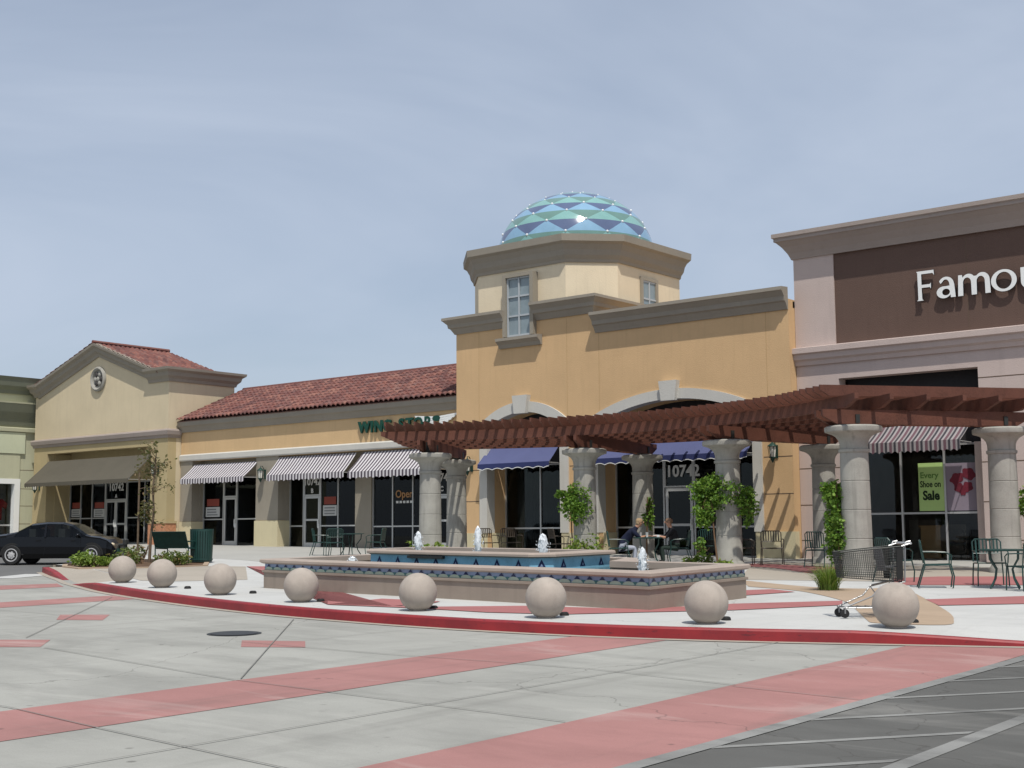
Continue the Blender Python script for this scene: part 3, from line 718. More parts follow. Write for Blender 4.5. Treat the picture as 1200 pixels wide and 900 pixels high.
# --- gabled shop
GY = 35.6; GG = 36.95
gs = thing('gabled_shop', 'pale olive shop with a tiled gable, round medallion and long olive awning', 'shop building', (-55, GY, zg(-55, GY)))
w = MB(); z0 = .3
hole = (-59.44, -50.75, z0 - 1, 5.55)
wall_rect(w, -60.65, -49.5, z0, 6.2, GY, .45, [hole], mi=1)
wall_rect(w, -60.65, -49.5, 6.2, 8.6, GY, .45, [])
apx, apz = -55.12, 10.25
w.prism([(-60.65, 8.6), (-49.5, 8.6), (apx, apz + .15)], GY, GY + .45, 'y')
w.box(-49.95, -49.5, GY + .45, 39.3, z0, 8.6); w.box(-60.65, -60.2, GY + .45, 39.3, z0, 8.6)
w.box(-60.2, -49.95, 41.2, 41.5, z0, 7.5)
w.prism([(-60.2, 6.3), (-49.95, 6.3), (-49.95, 8.6), (apx, apz + .1), (-60.2, 8.6)], 39.0, 39.3, 'y')
w.m = 1; w.box(-59.44, -50.75, GG - .02, GG + .2, 4.08, 6.6); w.box(-59.44, -59.41, GY + .45, GG, z0, 5.55); w.box(-50.78, -50.75, GY + .45, GG, z0, 5.55)
w.box(-49.95, -49.52, 35.7, 41.2, .3, 6.0)
w.m = 2; w.box(-50.80, -49.45, GY - .045, GY + .5, z0, 2.03); w.box(-60.68, -59.40, GY - .045, GY + .5, z0, 2.03)
w.m = 3; w.box(-50.83, -49.42, GY - .07, GY + .52, 2.03, 2.13); w.box(-60.70, -59.38, GY - .07, GY + .52, 2.03, 2.13)
obj('wall', w, ['gable', 'gablelow', 'brick', 'gablelow'], gs)
c = MB(); c.sweep([(-60.65, 36.6), (-60.65, GY), (-49.5, GY), (-49.5, 36.25)], [(0, 5.88), (.05, 5.88), (.07, 5.98), (.13, 6.03), (.16, 6.2), (.12, 6.27), (0, 6.3)]); obj('string_course', c, 'gtrim', gs)
cp = [(0, 8.45), (.06, 8.45), (.10, 8.58), (.22, 8.70), (.26, 8.86), (.40, 8.96), (.42, 9.07), (0, 9.10)]
c = MB(); c.sweep([(-51.0, GY), (-49.5, GY), (-49.5, 39.3), (-51.6, 39.3)], cp); c.sweep([(-60.65, 39.3), (-60.65, GY), (-60.05, GY)], cp)
# raking cornice
def rake(xa, za, xb, zb):
    prof = [(0, -.60), (.06, -.60), (.10, -.46), (.22, -.34), (.26, -.18), (.38, -.08), (.40, .03), (0, .05)]
    P = [(xa, GY - u, za + v) for u, v in prof] + [(xb, GY - u, zb + v) for u, v in prof]; m = len(prof)
    c.add(P, [(k, m + k, m + k + 1, k + 1) if xb > xa else (k + 1, m + k + 1, m + k, k) for k in range(m - 1)] + [tuple(range(m)), tuple(range(m, 2 * m))[::-1]])
rake(-60.35, 8.96, apx, 10.66); rake(apx, 10.66, -50.5, 9.06)
obj('cornice', c, 'trim', gs)
r = MB(); roof_tiles(r, GY - .36, 39.5, -50.0, 8.98, apx, 10.74, .27, .42, axis='y')
r.prism([(-60.3, 8.9), (-50.2, 8.9), (apx, 10.66)], GY + .46, 39.45, 'y'); roof_tiles(r, GY - .36, 39.5, -60.5, 8.98, apx, 10.74, .27, .42, axis='y')
r.tube([(apx, GY - .40, 10.75), (apx, 39.6, 10.75)], .085, 8)
r.uv = [u if u else [(i % 40 + .5, 91.5)] * len(r.f[i]) for i, u in enumerate(r.uv)]
obj('roof', r, 'roof', gs)
mo = MB(); mo.T = Matrix.Translation((-55.08, GY, 8.97)) @ Matrix.Rotation(PI / 2, 4, 'X')
mo.lathe([(.44, .0), (.60, .0), (.60, .10), (.52, .16), (.44, .10), (.42, .02)], n=32)
mo.m = 1; mo.lathe([(.43, .015), (.001, .02)], n=24)
for k in range(6):
    a = 2 * PI * k / 6; mo.ball((.24 * math.cos(a), .24 * math.sin(a), .05), .13, 10, 6, (1, 1, .5), mi=2 if k % 2 else 1)
mo.ball((0, 0, .06), .13, 10, 6, (1, 1, .5), mi=2)
obj('medallion', mo, ['stone', 'ironwork', 'stone'], gs)
gz = zg(-55, GG) - .05
window(gs, -59.41, -56.28, gz, 4.08, GG, [-58.43, -57.43], [2.34]); window(gs, -54.49, -50.78, gz, 4.08, GG, [-53.04, -51.9], [2.34]); window(gs, -56.28, -54.49, 3.20, 4.08, GG)
door(gs, -56.25, -54.52, gz, 3.19, GG, double=True, rail=2.05)
it = interior(gs, -60.1, -50.0, GG, 4.0, gz + .04, 4.4)
for k in range(7):
    st = MB(); st.box(-58.9 + k * .42, -58.9 + k * .42 + .34, 38.4, 38.8, gz + .05, gz + 1.15 + .3 * (k % 2)); obj('red_fixture', st, 'redstock', it)
awning(gs, -59.4, -50.72, GY + .05, 5.16, GY - 1.2, 4.03, .16, 'olivefab', scallop=.2)
text('10742', (-55.39, GG - .035, 3.66), .50, gs, 'decal', .003, 'street_number', .012); text('A', (-55.39, GG - .035, 3.32), .24, gs, 'decal', .003, 'unit_letter', .01)
lantern(gs, -50.15, GY, 4.45); lantern(gs, -60.05, GY, 3.95)

# --- green shop at the left edge: its front faces +X
ux = -61.2
gb = thing('green_shop', 'pale green shop at the far left with a stepped cornice and white framed window', 'shop building', (ux, 30, zg(ux, 30)))
w = MB()
Rm = Matrix.Translation((ux, 0, 0)) @ Matrix.Rotation(PI / 2, 4, 'Z')   # local x -> world y, local -y -> world +x
w.T = Rm
wall_rect(w, 18, 36.25, .2, 9.2, 0, .4, [(31.0, 35.08, -.8, 4.2), (22, 28, -.8, 4.2)])
w.box(18, 36.25, 4.6, 5.0, .2, 9.0); w.box(35.9, 36.25, .4, 4.6, .2, 9.0); w.box(18, 18.4, .4, 4.6, .2, 9.0); w.box(18.4, 35.9, .4, 4.6, 8.6, 8.8)
scores(w, 35.12, 36.25, 0, (4.8, 3.86, 3.0, 2.1), 1)
w.m = 2; w.box(30.6, 35.35, -.10, -.002, 5.62, 6.68)
w.m = 0; w.box(30.4, 35.12, -.06, -.003, 4.3, 5.6)
obj('wall', w, ['green', 'score', 'greenpale'], gb)
c = MB(); c.T = Rm
c.sweep([(18, 0), (36.25, 0)], [(0, 8.62), (.08, 8.62), (.12, 8.8), (.3, 9.0), (.36, 9.3), (.44, 9.46), (0, 9.46)])
c.sweep([(18, 0), (36.25, 0)], [(0, 7.0), (.06, 7.0), (.14, 7.35), (.30, 7.7), (.38, 7.98), (.42, 8.12), (0, 8.16)])
obj('cornice', c, 'greendark', gb)
c = MB(); c.T = Rm; c.sweep([(18, 0), (36.25, 0)], [(0, 6.72), (.16, 6.72), (.18, 6.9), (0, 6.95)]); c.sweep([(18, 0), (36.25, 0)], [(.425, 8.12), (.44, 8.2), (0, 8.24)]); obj('ledge', c, 'green', gb)
f = MB(); f.T = Rm
f.box(34.86, 35.16, -.08, .3, .2, 4.35); f.box(30.9, 31.2, -.08, .3, .2, 4.35); f.box(31.2, 34.86, -.08, .3, 4.1, 4.35)
wi = obj('window', f, 'signwhite', gb)
p = MB(); p.T = Rm; p.box(31.2, 34.86, .22, .235, .2, 4.1); obj('pane', p, 'clearglass', wi)
f2 = MB(); f2.T = Rm; f2.box(31.2, 34.86, .20, .26, 2.0, 2.08); f2.box(33.2, 33.27, .20, .26, .2, 4.1); obj('glazing_bar', f2, 'alu', wi)
r = MB(); r.T = Rm; r.box(18.5, 35.8, 2.4, 2.5, .4, 4.5); r.box(18.5, 35.8, .42, 2.4, 4.4, 4.5); obj('interior', r, 'decal', gb)
sh = MB(); sh.T = Rm
sh.prism([(34.05, 2.3), (34.55, 2.3), (34.55, 3.0), (34.75, 2.85), (34.85, 3.1), (34.55, 3.35), (34.42, 3.32), (34.3, 3.25), (34.18, 3.32), (34.05, 3.35), (33.75, 3.1), (33.85, 2.85), (34.05, 3.0)], .5, .62, 'y')
tag(obj('display_shirt', sh, 'redstock'), 'red shirt on display behind the green shop window', 'shirt')

# --- yellow domed shop
YY = 35.6; YG = 36.6
ys = thing('domed_shop', 'yellow stucco shop with two arches, blue awnings and a tiled dome', 'shop building', (-25.2, YY, zg(-25.2, YY)))
w = MB(); z0 = .2
XL, XR = -32.0, -18.47
A1 = (-28.85, 1.65, 2.70, 3.05); A2 = (-22.70, 2.92, 6.92, -1.13)   # centre x, half width, inner radius, centre z
def arch_z(A, x): return A[3] + math.sqrt(max(0, A[2] ** 2 - (x - A[0]) ** 2))
def strip(x0, x1, ztop, A=None, n=24):
    xs = [x0 + (x1 - x0) * k / n for k in range(n + 1)] if A else [x0, x1]
    for a, c_ in zip(xs, xs[1:]):
        za, zc = (arch_z(A, a), arch_z(A, c_)) if A else (z0, z0)
        w.quad((a, YY, za), (c_, YY, zc), (c_, YY, ztop), (a, YY, ztop))
        if A: w.quad((a, YY, za), (a, YG + .05, za), (c_, YG + .05, zc), (c_, YY, zc))
    return xs
pts = [XL, A1[0] - A1[1], A1[0] + A1[1], A2[0] - A2[1], A2[0] + A2[1], XR]
strip(pts[0], pts[1], 9.0); strip(pts[1], pts[2], 9.0, A1); strip(pts[2], -25.8, 9.0); strip(-25.8, pts[3], 8.6); strip(pts[3], pts[4], 8.6, A2, 40); strip(pts[4], pts[5], 8.6)
for x_, A in ((pts[1], A1), (pts[2], A1), (pts[3], A2), (pts[4], A2)):
    zt_ = arch_z(A, x_); w.quad((x_, YY, z0), (x_, YG + .05, z0), (x_, YG + .05, zt_), (x_, YY, zt_))
for a, c_ in ((pts[1], pts[2]), (pts[3], pts[4])): w.box(a - .2, c_ + .2, YG - .03, YG + .25, 3.95, 6.6, 4)  # near-black arch infill: dark transom glazing plus recess shade put into its colour
w.box(XL, XL + .3, YY + .004, 41.5, z0, 9.0); w.box(XR - .3, XR, YY + .004, 41.5, z0, 8.55)
w.box(XL + .3, XR - .3, 41.2, 41.5, z0, 8.5); w.box(-25.85, XR, YY + .3, 41.5, 8.3, 8.5); w.box(-26.1, -25.8, YY + .004, 40.0, 8.3, 9.0); w.box(XL, -25.8, YY + .3, 41.5, 8.9, 9.0)
w.m = 1
scores(w, XL + .002, pts[1] - .34, YY, (3.77, 2.65), 1); scores(w, pts[2] + .36, pts[3] - .34, YY, (3.77, 2.65), 1); scores(w, pts[4] + .34, XR - .003, YY, (3.77, 2.65), 1)
w.m = 3
for xv, zb_ in ((-25.55, 5.6), (-19.25, 5.2)): w.box(xv - .008, xv + .008, YY - .003, YY + .01, zb_, 8.3)
for xv, zb_ in ((-30.9, 5.5), (-26.9, 5.5)): w.box(xv - .008, xv + .008, YY - .003, YY + .01, zb_, 8.85)
w.m = 2
for a, c_ in ((XL - .04, pts[1] - .02), (pts[2] + .02, pts[3] - .02), (pts[4] + .02, XR + .04)): w.box(a, c_, YY - .05, YY + (.25 if 0 else .2), z0, 1.52)
for a, c_ in ((pts[1] - .02, pts[1] + .05), (pts[3] - .02, pts[3] + .05)): w.box(a, c_, YY + .2, YG - .06, z0, 1.52)
obj('wall', w, ['yellow', 'score', 'plinth', 'scorelight', 'glazeshade'], ys)
t_ = MB()
for A, tw in ((A1, .34), (A2, .30)):         # white surround: two legs and an arch band
    for s_ in (-1, 1):
        xi = A[0] + s_ * A[1]; xo = xi + s_ * tw; zt_ = arch_z(A, xi)
        t_.box(min(xi - s_ * .014, xo), max(xi - s_ * .014, xo), YY - .07, YY + .35, 1.52, zt_)
    n = 36; Ro = A[2] + tw + .02; ai = math.asin(A[1] / A[2]); ao = math.asin((A[1] + tw) / Ro)
    P = []
    for k in range(n + 1):
        u = -1 + 2 * k / n; a1 = ai * u; a2 = ao * u
        xi, zi = A[0] + A[2] * math.sin(a1), A[3] + A[2] * math.cos(a1) - .012; xo, zo = A[0] + Ro * math.sin(a2), A[3] + Ro * math.cos(a2)
        P += [(xi, YY - .075, zi), (xo, YY - .075, zo), (xi, YY + .34, zi), (xo, YY - .0, zo)]
    F = []
    for k in range(n):
        a = 4 * k; b_ = a + 4; F += [(a, b_, b_ + 1, a + 1), (a, a + 2, b_ + 2, b_), (a + 1, b_ + 1, b_ + 3, a + 3)]
    t_.add(P, F)
obj('arch_surround', t_, 'white', ys)
for kx, kz in ((-28.85, 5.68), (-22.72, 5.72)):
    k_ = MB(); k_.prism([(kx - .26, kz), (kx + .26, kz), (kx + .34, kz + .64), (kx - .34, kz + .64)], YY - .22, YY - .001, 'y'); obj('keystone', k_, 'white', ys)
prof = lambda b0, h, out: [(0, b0), (.05, b0), (.08, b0 + .10 * h), (.16 * out / .4, b0 + .32 * h), (.22 * out / .4, b0 + .38 * h), (.24 * out / .4, b0 + .58 * h), (.36 * out / .4, b0 + .80 * h), (out, b0 + .84 * h), (out, b0 + h), (0, b0 + h + .03)]
c = MB(); c.sweep([(XL, 41.4), (XL, YY), (-29.58, YY)], prof(8.80, .60, .40)); c.sweep([(-28.26, YY), (-25.8, YY), (-25.8, 40.0)], prof(8.92, .60, .40)); obj('cornice', c, 'trim', ys)
c = MB(); c.sweep([(-25.66, YY), (XR, YY)], prof(8.22, .66, .42)); obj('cornice', c, 'trim', ys)
gz = zg(-28, YG) - .05
window(ys, pts[1], pts[2], gz, 3.95, YG, [-28.87], [1.68])
gz = zg(-22, YG) - .05
window(ys, pts[3], -23.66, gz, 3.95, YG, [-24.55], [1.68]); window(ys, -22.54, pts[4], gz, 3.95, YG, [-20.85], [1.68]); window(ys, -23.66, -22.54, 2.97, 3.95, YG)
door(ys, -23.62, -22.58, gz, 2.95, YG, rail=1.75)
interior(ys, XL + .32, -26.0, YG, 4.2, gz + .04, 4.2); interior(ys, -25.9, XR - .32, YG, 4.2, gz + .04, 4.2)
cu = MB(); P = []; n = 90
for k in range(n + 1):
    xx = -30.3 + 2.9 * k / n; yy = YG + .55 + .05 * math.sin(k * 1.05) + .02 * math.sin(k * 2.7)
    P += [(xx, yy, gz + .06), (xx, yy, 3.9), (xx, yy + .012, gz + .06), (xx, yy + .012, 3.9)]
cu.add(P, [f for k in range(n) for f in ((4 * k, 4 * k + 4, 4 * k + 5, 4 * k + 1), (4 * k + 2, 4 * k + 3, 4 * k + 7, 4 * k + 6))], smooth=True); obj('curtain', cu, 'shelf', ys)
awning(ys, -30.62, -27.4, YY + .25, 4.62, YY - .42, 3.93, .17, 'bluefab', 'bluedark', .42, True)
awning(ys, -25.70, -19.78, YY + .25, 4.62, YY - .42, 3.93, .17, 'bluefab', 'bluedark', .42, True)
lantern(ys, -19.0, YY, 3.92); lantern(ys, -31.25, YY, 3.92)
text('10742', (-22.95, YG - .035, 3.33), .52, ys, 'decal', .003, 'street_number', .015); text('D', (-22.5, YG - .035, 3.04), .28, ys, 'decal', .003, 'unit_letter', .01)
# tower
TC = (-29.0, 39.0); hf = 3.3; ch = 1.3
oc = [(-hf + ch, -hf), (hf - ch, -hf), (hf, -hf + ch), (hf, hf - ch), (hf - ch, hf), (-hf + ch, hf), (-hf, hf - ch), (-hf, -hf + ch)]
oc = [(TC[0] + a, TC[1] + b_) for a, b_ in oc]
tw = MB(); tw.prism(oc, 8.7, 11.6, 'z'); obj('tower_wall', tw, 'tower', ys)
c = MB(); c.sweep(oc, [(-.05, 10.86), (.05, 10.86), (.07, 10.96), (.16, 11.10), (.20, 11.28), (.30, 11.46), (.42, 11.54), (.44, 11.78), (-.6, 11.84)], closed=True); obj('tower_cornice', c, 'trim', ys)
sc = MB(); sc.sweep([(-29.88, YY), (-27.97, YY)], [(-.2, 8.06), (.08, 8.06), (.14, 8.18), (.24, 8.26), (.30, 8.30), (.30, 8.40), (-.2, 8.44)]); obj('window_sill', sc, 'trim', ys)
wt = MB(); tY = YY - .17
wt.box(-29.62, -29.47, tY - .03, 36.0, 8.44, 10.68); wt.box(-28.37, -28.22, tY - .03, 36.0, 8.44, 10.68); wt.box(-29.47, -28.37, tY - .03, 36.0, 10.56, 10.68)
fr = obj('tower_window', wt, 'taupe', ys)
p = MB(); p.box(-29.47, -28.37, tY + .10, tY + .12, 8.44, 10.56); obj('pane', p, 'towerglass', fr)
g = MB(); g.box(-28.95, -28.89, tY + .05, tY + .095, 8.44, 10.56)
for z_ in (8.44, 9.14, 9.84, 10.5): g.box(-29.46, -28.96, tY + .052, tY + .093, z_, z_ + .06); g.box(-28.88, -28.38, tY + .052, tY + .093, z_, z_ + .06)
g.box(-29.46, -29.40, tY + .05, tY + .095, 8.5, 10.5); g.box(-28.44, -28.38, tY + .05, tY + .095, 8.5, 10.5)
obj('glazing_bar', g, 'barpale', fr)
wx0 = TC[0] + hf
wt = MB(); wt.box(wx0 - .3, wx0 + .07, 38.36, 38.50, 8.9, 10.58); wt.box(wx0 - .3, wx0 + .07, 39.32, 39.46, 8.9, 10.58); wt.box(wx0 - .3, wx0 + .07, 38.50, 39.32, 10.47, 10.58)
fr = obj('tower_window', wt, 'taupe', ys)
p = MB(); p.box(wx0 + .004, wx0 + .02, 38.50, 39.32, 8.9, 10.47); obj('pane', p, 'towerglass', fr)
g = MB(); g.box(wx0 + .022, wx0 + .05, 38.88, 38.94, 8.9, 10.47)
for z_ in (9.1, 9.78, 10.41): g.box(wx0 + .023, wx0 + .048, 38.5, 38.879, z_, z_ + .06); g.box(wx0 + .023, wx0 + .048, 38.941, 39.32, z_, z_ + .06)
obj('glazing_bar', g, 'barpale', fr)
# dome: staggered lozenge tiling with bosses at the crossings
dm = MB(); DR, DH, DZ = 2.95, 2.45, 11.78
lat = [-.02, .11, .235, .345, .455, .57, .69, .83, 1.0]     # fraction of the quarter arc
NS = 12; ph0 = math.atan2(-39, 29) - .12 + PI / 12
def dome_pt(a, u): th = u * PI / 2; return (TC[0] + DR * math.cos(th) * math.cos(a), TC[1] + DR * math.cos(th) * math.sin(a), DZ + DH * math.sin(th))
def dome_tri(p, q, r_, mi, n=5):
    P = []; F = []; idx = {}
    for i in range(n + 1):
        for j in range(n + 1 - i):
            k = n - i - j; a = (p[0] * i + q[0] * j + r_[0] * k) / n; u = (p[1] * i + q[1] * j + r_[1] * k) / n
            idx[i, j] = len(P); P.append(dome_pt(a, u))
    for i in range(n):
        for j in range(n - i):
            F.append((idx[i, j], idx[i + 1, j], idx[i, j + 1]))
            if j < n - i - 1: F.append((idx[i + 1, j], idx[i + 1, j + 1], idx[i, j + 1]))
    dm.add(P, F, smooth=True, mi=mi)
st = 2 * PI / NS
for k in range(len(lat) - 1):
    for s_ in range(NS):
        a0 = ph0 + st * (s_ + .5 * (k % 2)); up = 0 if k % 2 else 1; dn = 3 if k % 2 else 2
        dome_tri((a0, lat[k]), (a0 + st, lat[k]), (a0 + st / 2, lat[k + 1]), up)
        if k < len(lat) - 2: dome_tri((a0 + st / 2, lat[k + 1]), (a0 + st, lat[k]), (a0 + 1.5 * st, lat[k + 1]), dn)
        if lat[k] > 0 and k < len(lat) - 1: dm.ball(dome_pt(a0, lat[k]), (.05 if k < 5 else .032) , 8, 5, mi=4)
obj('dome', dm, ['dsky', 'dteal', 'dgreen', 'dnavy', 'dwhite'], ys)

# --- mauve shoe shop
PY = 36.0; PG = 36.62
ps = thing('shoe_shop', 'tall mauve shop with a brown sign panel and deep flared cornice', 'shop building', (-13, PY, zg(-13, PY)))
w = MB(); z0 = .0; xr = 9.0
wall_rect(w, XR + .01, xr, z0, 9.85, PY, .45, [(-17.1, -12.95, z0 - 1, 6.03), (-9.5, -5.2, z0 - 1, 6.03), (-17.15, xr - 1.3, 7.08, 9.84)])
w.box(XR + .01, XR + .4, PY + .46, 43, z0, 9.8); w.box(xr - .4, xr, PY + .46, 43, z0, 9.8); w.box(XR + .4, xr - .4, 42.6, 43, z0, 9.8); w.box(XR + .4, xr - .4, PY + .46, 42.6, 9.4, 9.6)
scores(w, XR + .012, -17.1, PY, (5.72, 4.45, 3.39, 2.3, 1.25), 1); scores(w, -12.95, -9.5, PY, (5.72, 4.45, 3.39, 2.3, 1.25), 1)
w.box(-17.1, -12.95, PG - .02, PG + .2, 3.98, 6.5, 3); w.box(-9.5, -5.2, PG - .02, PG + .2, 3.98, 6.5, 3)
w.box(-12.97, -12.95, PY + .46, PG + .1, z0, 6.0, 0); w.box(-13.25, -12.951, PY + .3, PY + .452, z0, 3.98, 0)
w.box(XR + .4, xr - .4, PY + .455, PY + .6, 6.1, 9.7)
obj('wall', w, ['purple', 'score', 'brown', 'glazeshade'], ps)
w = MB(); w.box(-17.15, xr - 1.3, PY + .05, PY + .2, 7.08, 9.84)
w.m = 1
for k in range(6): w.box(-13.15 + 3.05 * k - .008, -13.15 + 3.05 * k + .008, PY + .047, PY + .06, 7.1, 9.8)
obj('sign_panel', w, ['brown', 'score'], ps)
c = MB(); c.sweep([(XR + .01, 43), (XR + .01, PY), (xr, PY)], [(0, 9.80), (.05, 9.80), (.06, 9.84), (.12, 9.98), (.25, 10.18), (.38, 10.32), (.43, 10.34), (.43, 10.43), (.48, 10.46), (.48, 10.58), (0, 10.62)]); obj('cornice', c, 'gtrim', ps)
c = MB(); c.sweep([(XR + .01, 36.6), (XR + .01, PY), (xr, PY)], [(0, 6.50), (.06, 6.50), (.09, 6.62), (.16, 6.68), (.18, 6.82), (.25, 6.86), (.25, 7.02), (0, 7.07)]); obj('string_course', c, 'purple', ps)
gz = zg(-15, PG) - .05
window(ps, -17.08, -13.25, gz, 3.98, PG, [-15.53, -14.24, -16.62], [2.02], glass='clearglass'); window(ps, -9.48, -5.22, gz, 3.98, PG, [-7.3], [2.02], glass='clearglass')
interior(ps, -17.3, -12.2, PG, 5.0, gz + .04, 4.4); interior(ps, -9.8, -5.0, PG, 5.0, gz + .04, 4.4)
awning(ps, -16.42, -13.25, PY + .15, 4.55, PY - .75, 3.98, .26, 'stripe2', scallop=.18); awning(ps, -9.4, -5.3, PY + .15, 4.55, PY - .75, 3.98, .26, 'stripe2', scallop=.18)
# cut-out sign letters
def arc(cx, cy, rx, ry, a0, a1, n=14): return [(cx + rx * math.cos(math.radians(a0 + (a1 - a0) * k / n)), cy + ry * math.sin(math.radians(a0 + (a1 - a0) * k / n))) for k in range(n + 1)]
GL = {
    'F': [[(-.02, 0), (.24, 0), (.19, .06), (.18, .62), (.56, .62), (.60, .56), (.60, .80), (.56, .75), (.18, .75), (.18, 1.29), (.70, 1.29), (.76, 1.20), (.74, 1.42), (-.02, 1.42), (.02, 1.36), (.03, .06)]],
    'a': [[(.76, 0), (.72, .62)] + arc(.40, .63, .31, .37, 5, 150, 12) + [(.18, .70)] + arc(.38, .62, .16, .27, 140, 0, 10) + [(.55, .56), (.36, .545)] + arc(.30, .27, .29, .28, 85, 290, 16) + [(.50, .07), (.57, .16), (.58, 0)], arc(.385, .27, .165, .17, 0, 360, 16)[:-1]],
    'm': [[(0, 0), (.03, .98), (.17, .98), (.175, .84)] + arc(.42, .63, .27, .37, 125, 40) + arc(.95, .63, .28, .37, 140, 0) + [(1.25, 0), (1.06, 0), (1.055, .60)] + arc(.89, .60, .165, .25, 0, 180) + [(.72, 0), (.53, 0), (.525, .60)] + arc(.36, .60, .165, .25, 0, 180) + [(.19, 0)]],
    'o': [arc(.5, .49, .5, .51, 0, 360, 28)[:-1], arc(.5, .49, .32, .41, 0, 360, 24)[:-1]],
    'u': [[(0, .98), (.19, .98), (.18, .38)] + arc(.38, .36, .20, .23, 180, 330, 10) + [(.57, .36), (.57, .98), (.76, .98), (.78, 0), (.63, 0), (.60, .13)] + arc(.33, .34, .33, .36, 320, 180, 12)],
    's': [arc(.30, .72, .26, .27, 30, 265, 16) + arc(.30, .26, .17, .17, 85, -130, 12)[1:] + [(.03, .12)] + arc(.30, .27, .29, .29, -140, 85, 16) + arc(.30, .72, .15, .16, 262, 40, 10)]}
def glyph(ch, x, y, z, s, sx, parent, ext=.032):
    cu = bpy.data.curves.new('sign_letter', 'CURVE'); cu.dimensions = '2D'; cu.fill_mode = 'BOTH'; cu.extrude = ext; cu.offset = .005
    for pl in GL[ch]:
        sp = cu.splines.new('POLY'); sp.points.add(len(pl) - 1); sp.use_cyclic_u = True
        for q, (u, v) in zip(sp.points, pl): q.co = (u * s * sx, v * s, 0, 1)
    o = bpy.data.objects.new('sign_letter', cu); COL.objects.link(o)
    dg = bpy.context.evaluated_depsgraph_get(); dg.update()
    me = bpy.data.meshes.new_from_object(o.evaluated_get(dg)); bpy.data.objects.remove(o); bpy.data.curves.remove(cu)
    me.name = 'sign_letter'; me.materials.clear(); me.materials.append(M['signwhite']); me.materials.append(M['signside'])
    for p_ in me.polygons: p_.material_index = 0 if p_.normal.z > .5 else 1
    me.transform(Matrix.Translation(Vector((x, y, z)) - parent.location) @ Matrix.Rotation(PI / 2, 4, 'X'))
    ob = bpy.data.objects.new('sign_letter', me); COL.objects.link(ob); ob.parent = parent
for ch, x_, sx in (('F', -14.53, 1.1), ('a', -13.98, 1.2), ('m', -13.36, 1.22), ('o', -12.43, 1.17), ('u', -11.62, 1.1), ('s', -10.93, 1.1)):
    glyph(ch, x_, PY - .065, 8.05, .592, sx, ps)

# posters and things inside the windows
def poster(x0, x1, z0, z1, y, m, label, cat='poster', name='poster'):
    p_ = MB(); p_.box(x0, x1, y, y + .012, z0, z1); return tag(obj(name, p_, m), label, cat)
po = poster(-15.02, -14.27, 2.08, 3.45, PG - .024, 'limeposter', 'lime green sale poster in the shoe shop window')
text('Every', (-14.70, PG - .0285, 3.02), .24, po, 'limeink', .002, 'poster_lettering', .004); text('Shoe on', (-14.67, PG - .0285, 2.76), .25, po, 'darkink', .002, 'poster_lettering', .005, sx=.74); text('Sale', (-14.66, PG - .0285, 2.40), .36, po, 'darkink', .002, 'poster_lettering', .014, sx=.86)
po = poster(-14.21, -13.30, 2.08, 3.42, PG - .024, 'mauveposter', 'mauve poster with a wine red butterfly')
bf = MB()
for cx, cz, rx, rz, an in ((-13.90, 2.98, .20, .15, .5), (-13.55, 3.10, .20, .16, -.5), (-13.84, 2.72, .15, .13, -.4), (-13.60, 2.74, .15, .14, .5), (-13.73, 2.62, .09, .12, 0)):
    P = [(cx + (rx * math.cos(t) * math.cos(an) - rz * math.sin(t) * math.sin(an)) * (1 + .12 * math.sin(5 * t)), cz + (rx * math.cos(t) * math.sin(an) + rz * math.sin(t) * math.cos(an)) * (1 + .12 * math.sin(5 * t))) for t in [2 * PI * k / 24 for k in range(24)]]
    dd = .001 * (len(bf.f)); bf.prism(P, PG - .034 - dd * .02, PG - .027, 'y')
obj('butterfly_print', bf, 'wine', po)
def lease(x0, z0, wd, ht, y, label):
    p_ = MB(); p_.box(x0, x0 + wd, y, y + .01, z0, z0 + ht * .55)
    p_.m = 1; p_.box(x0 + .08 * wd, x0 + .95 * wd, y - .003, y + .009, z0 + ht * .60, z0 + ht)
    p_.m = 2
    for k in range(3): p_.box(x0 + .1 * wd, x0 + wd * random.uniform(.7, .9), y - .003, y, z0 + ht * (.08 + .15 * k), z0 + ht * (.15 + .15 * k))
    tag(obj('window_notice', p_, ['paper', 'redink', 'greyink']), label, 'notice')
lease(-59.25, 2.42, .88, .72, GG - .022, 'red and white notice in the leftmost pane of the gabled shop')
lease(-57.28, 2.40, .92, .72, GG - .022, 'red and white notice beside the double doors of the gabled shop')
lease(-48.4, 2.3, 1.0, .80, TG - .022, 'red and white notice in the window under the first striped awning')
lease(-40.62, 2.26, .82, .78, TG - .022, 'red and white notice in the window beside the door numbered B')
op = text('Open', (-35.95, TG - .02, 2.92), .42, None, 'orange', .006, 'open_sign', .006); tag(op, 'orange open sign hanging in the shop window beside the pergola', 'open sign')
wb = MB()
for k in range(5): wb.box(-36.4 + k * .19, -36.4 + k * .19 + .13, TG - .02, TG - .012, 2.70, 2.79)
obj('open_sign_underline', wb, 'decal', op)
bx = MB(); bx.box(-15.55, -14.95, 37.9, 38.4, zg(-15, 38) + .0, zg(-15, 38) + .92); bx.box(-15.6, -14.9, 37.86, 38.44, zg(-15, 38) + .92, zg(-15, 38) + .97)
tag(obj('display_counter', bx, 'cardboard'), 'brown display counter standing inside the shoe shop', 'counter')

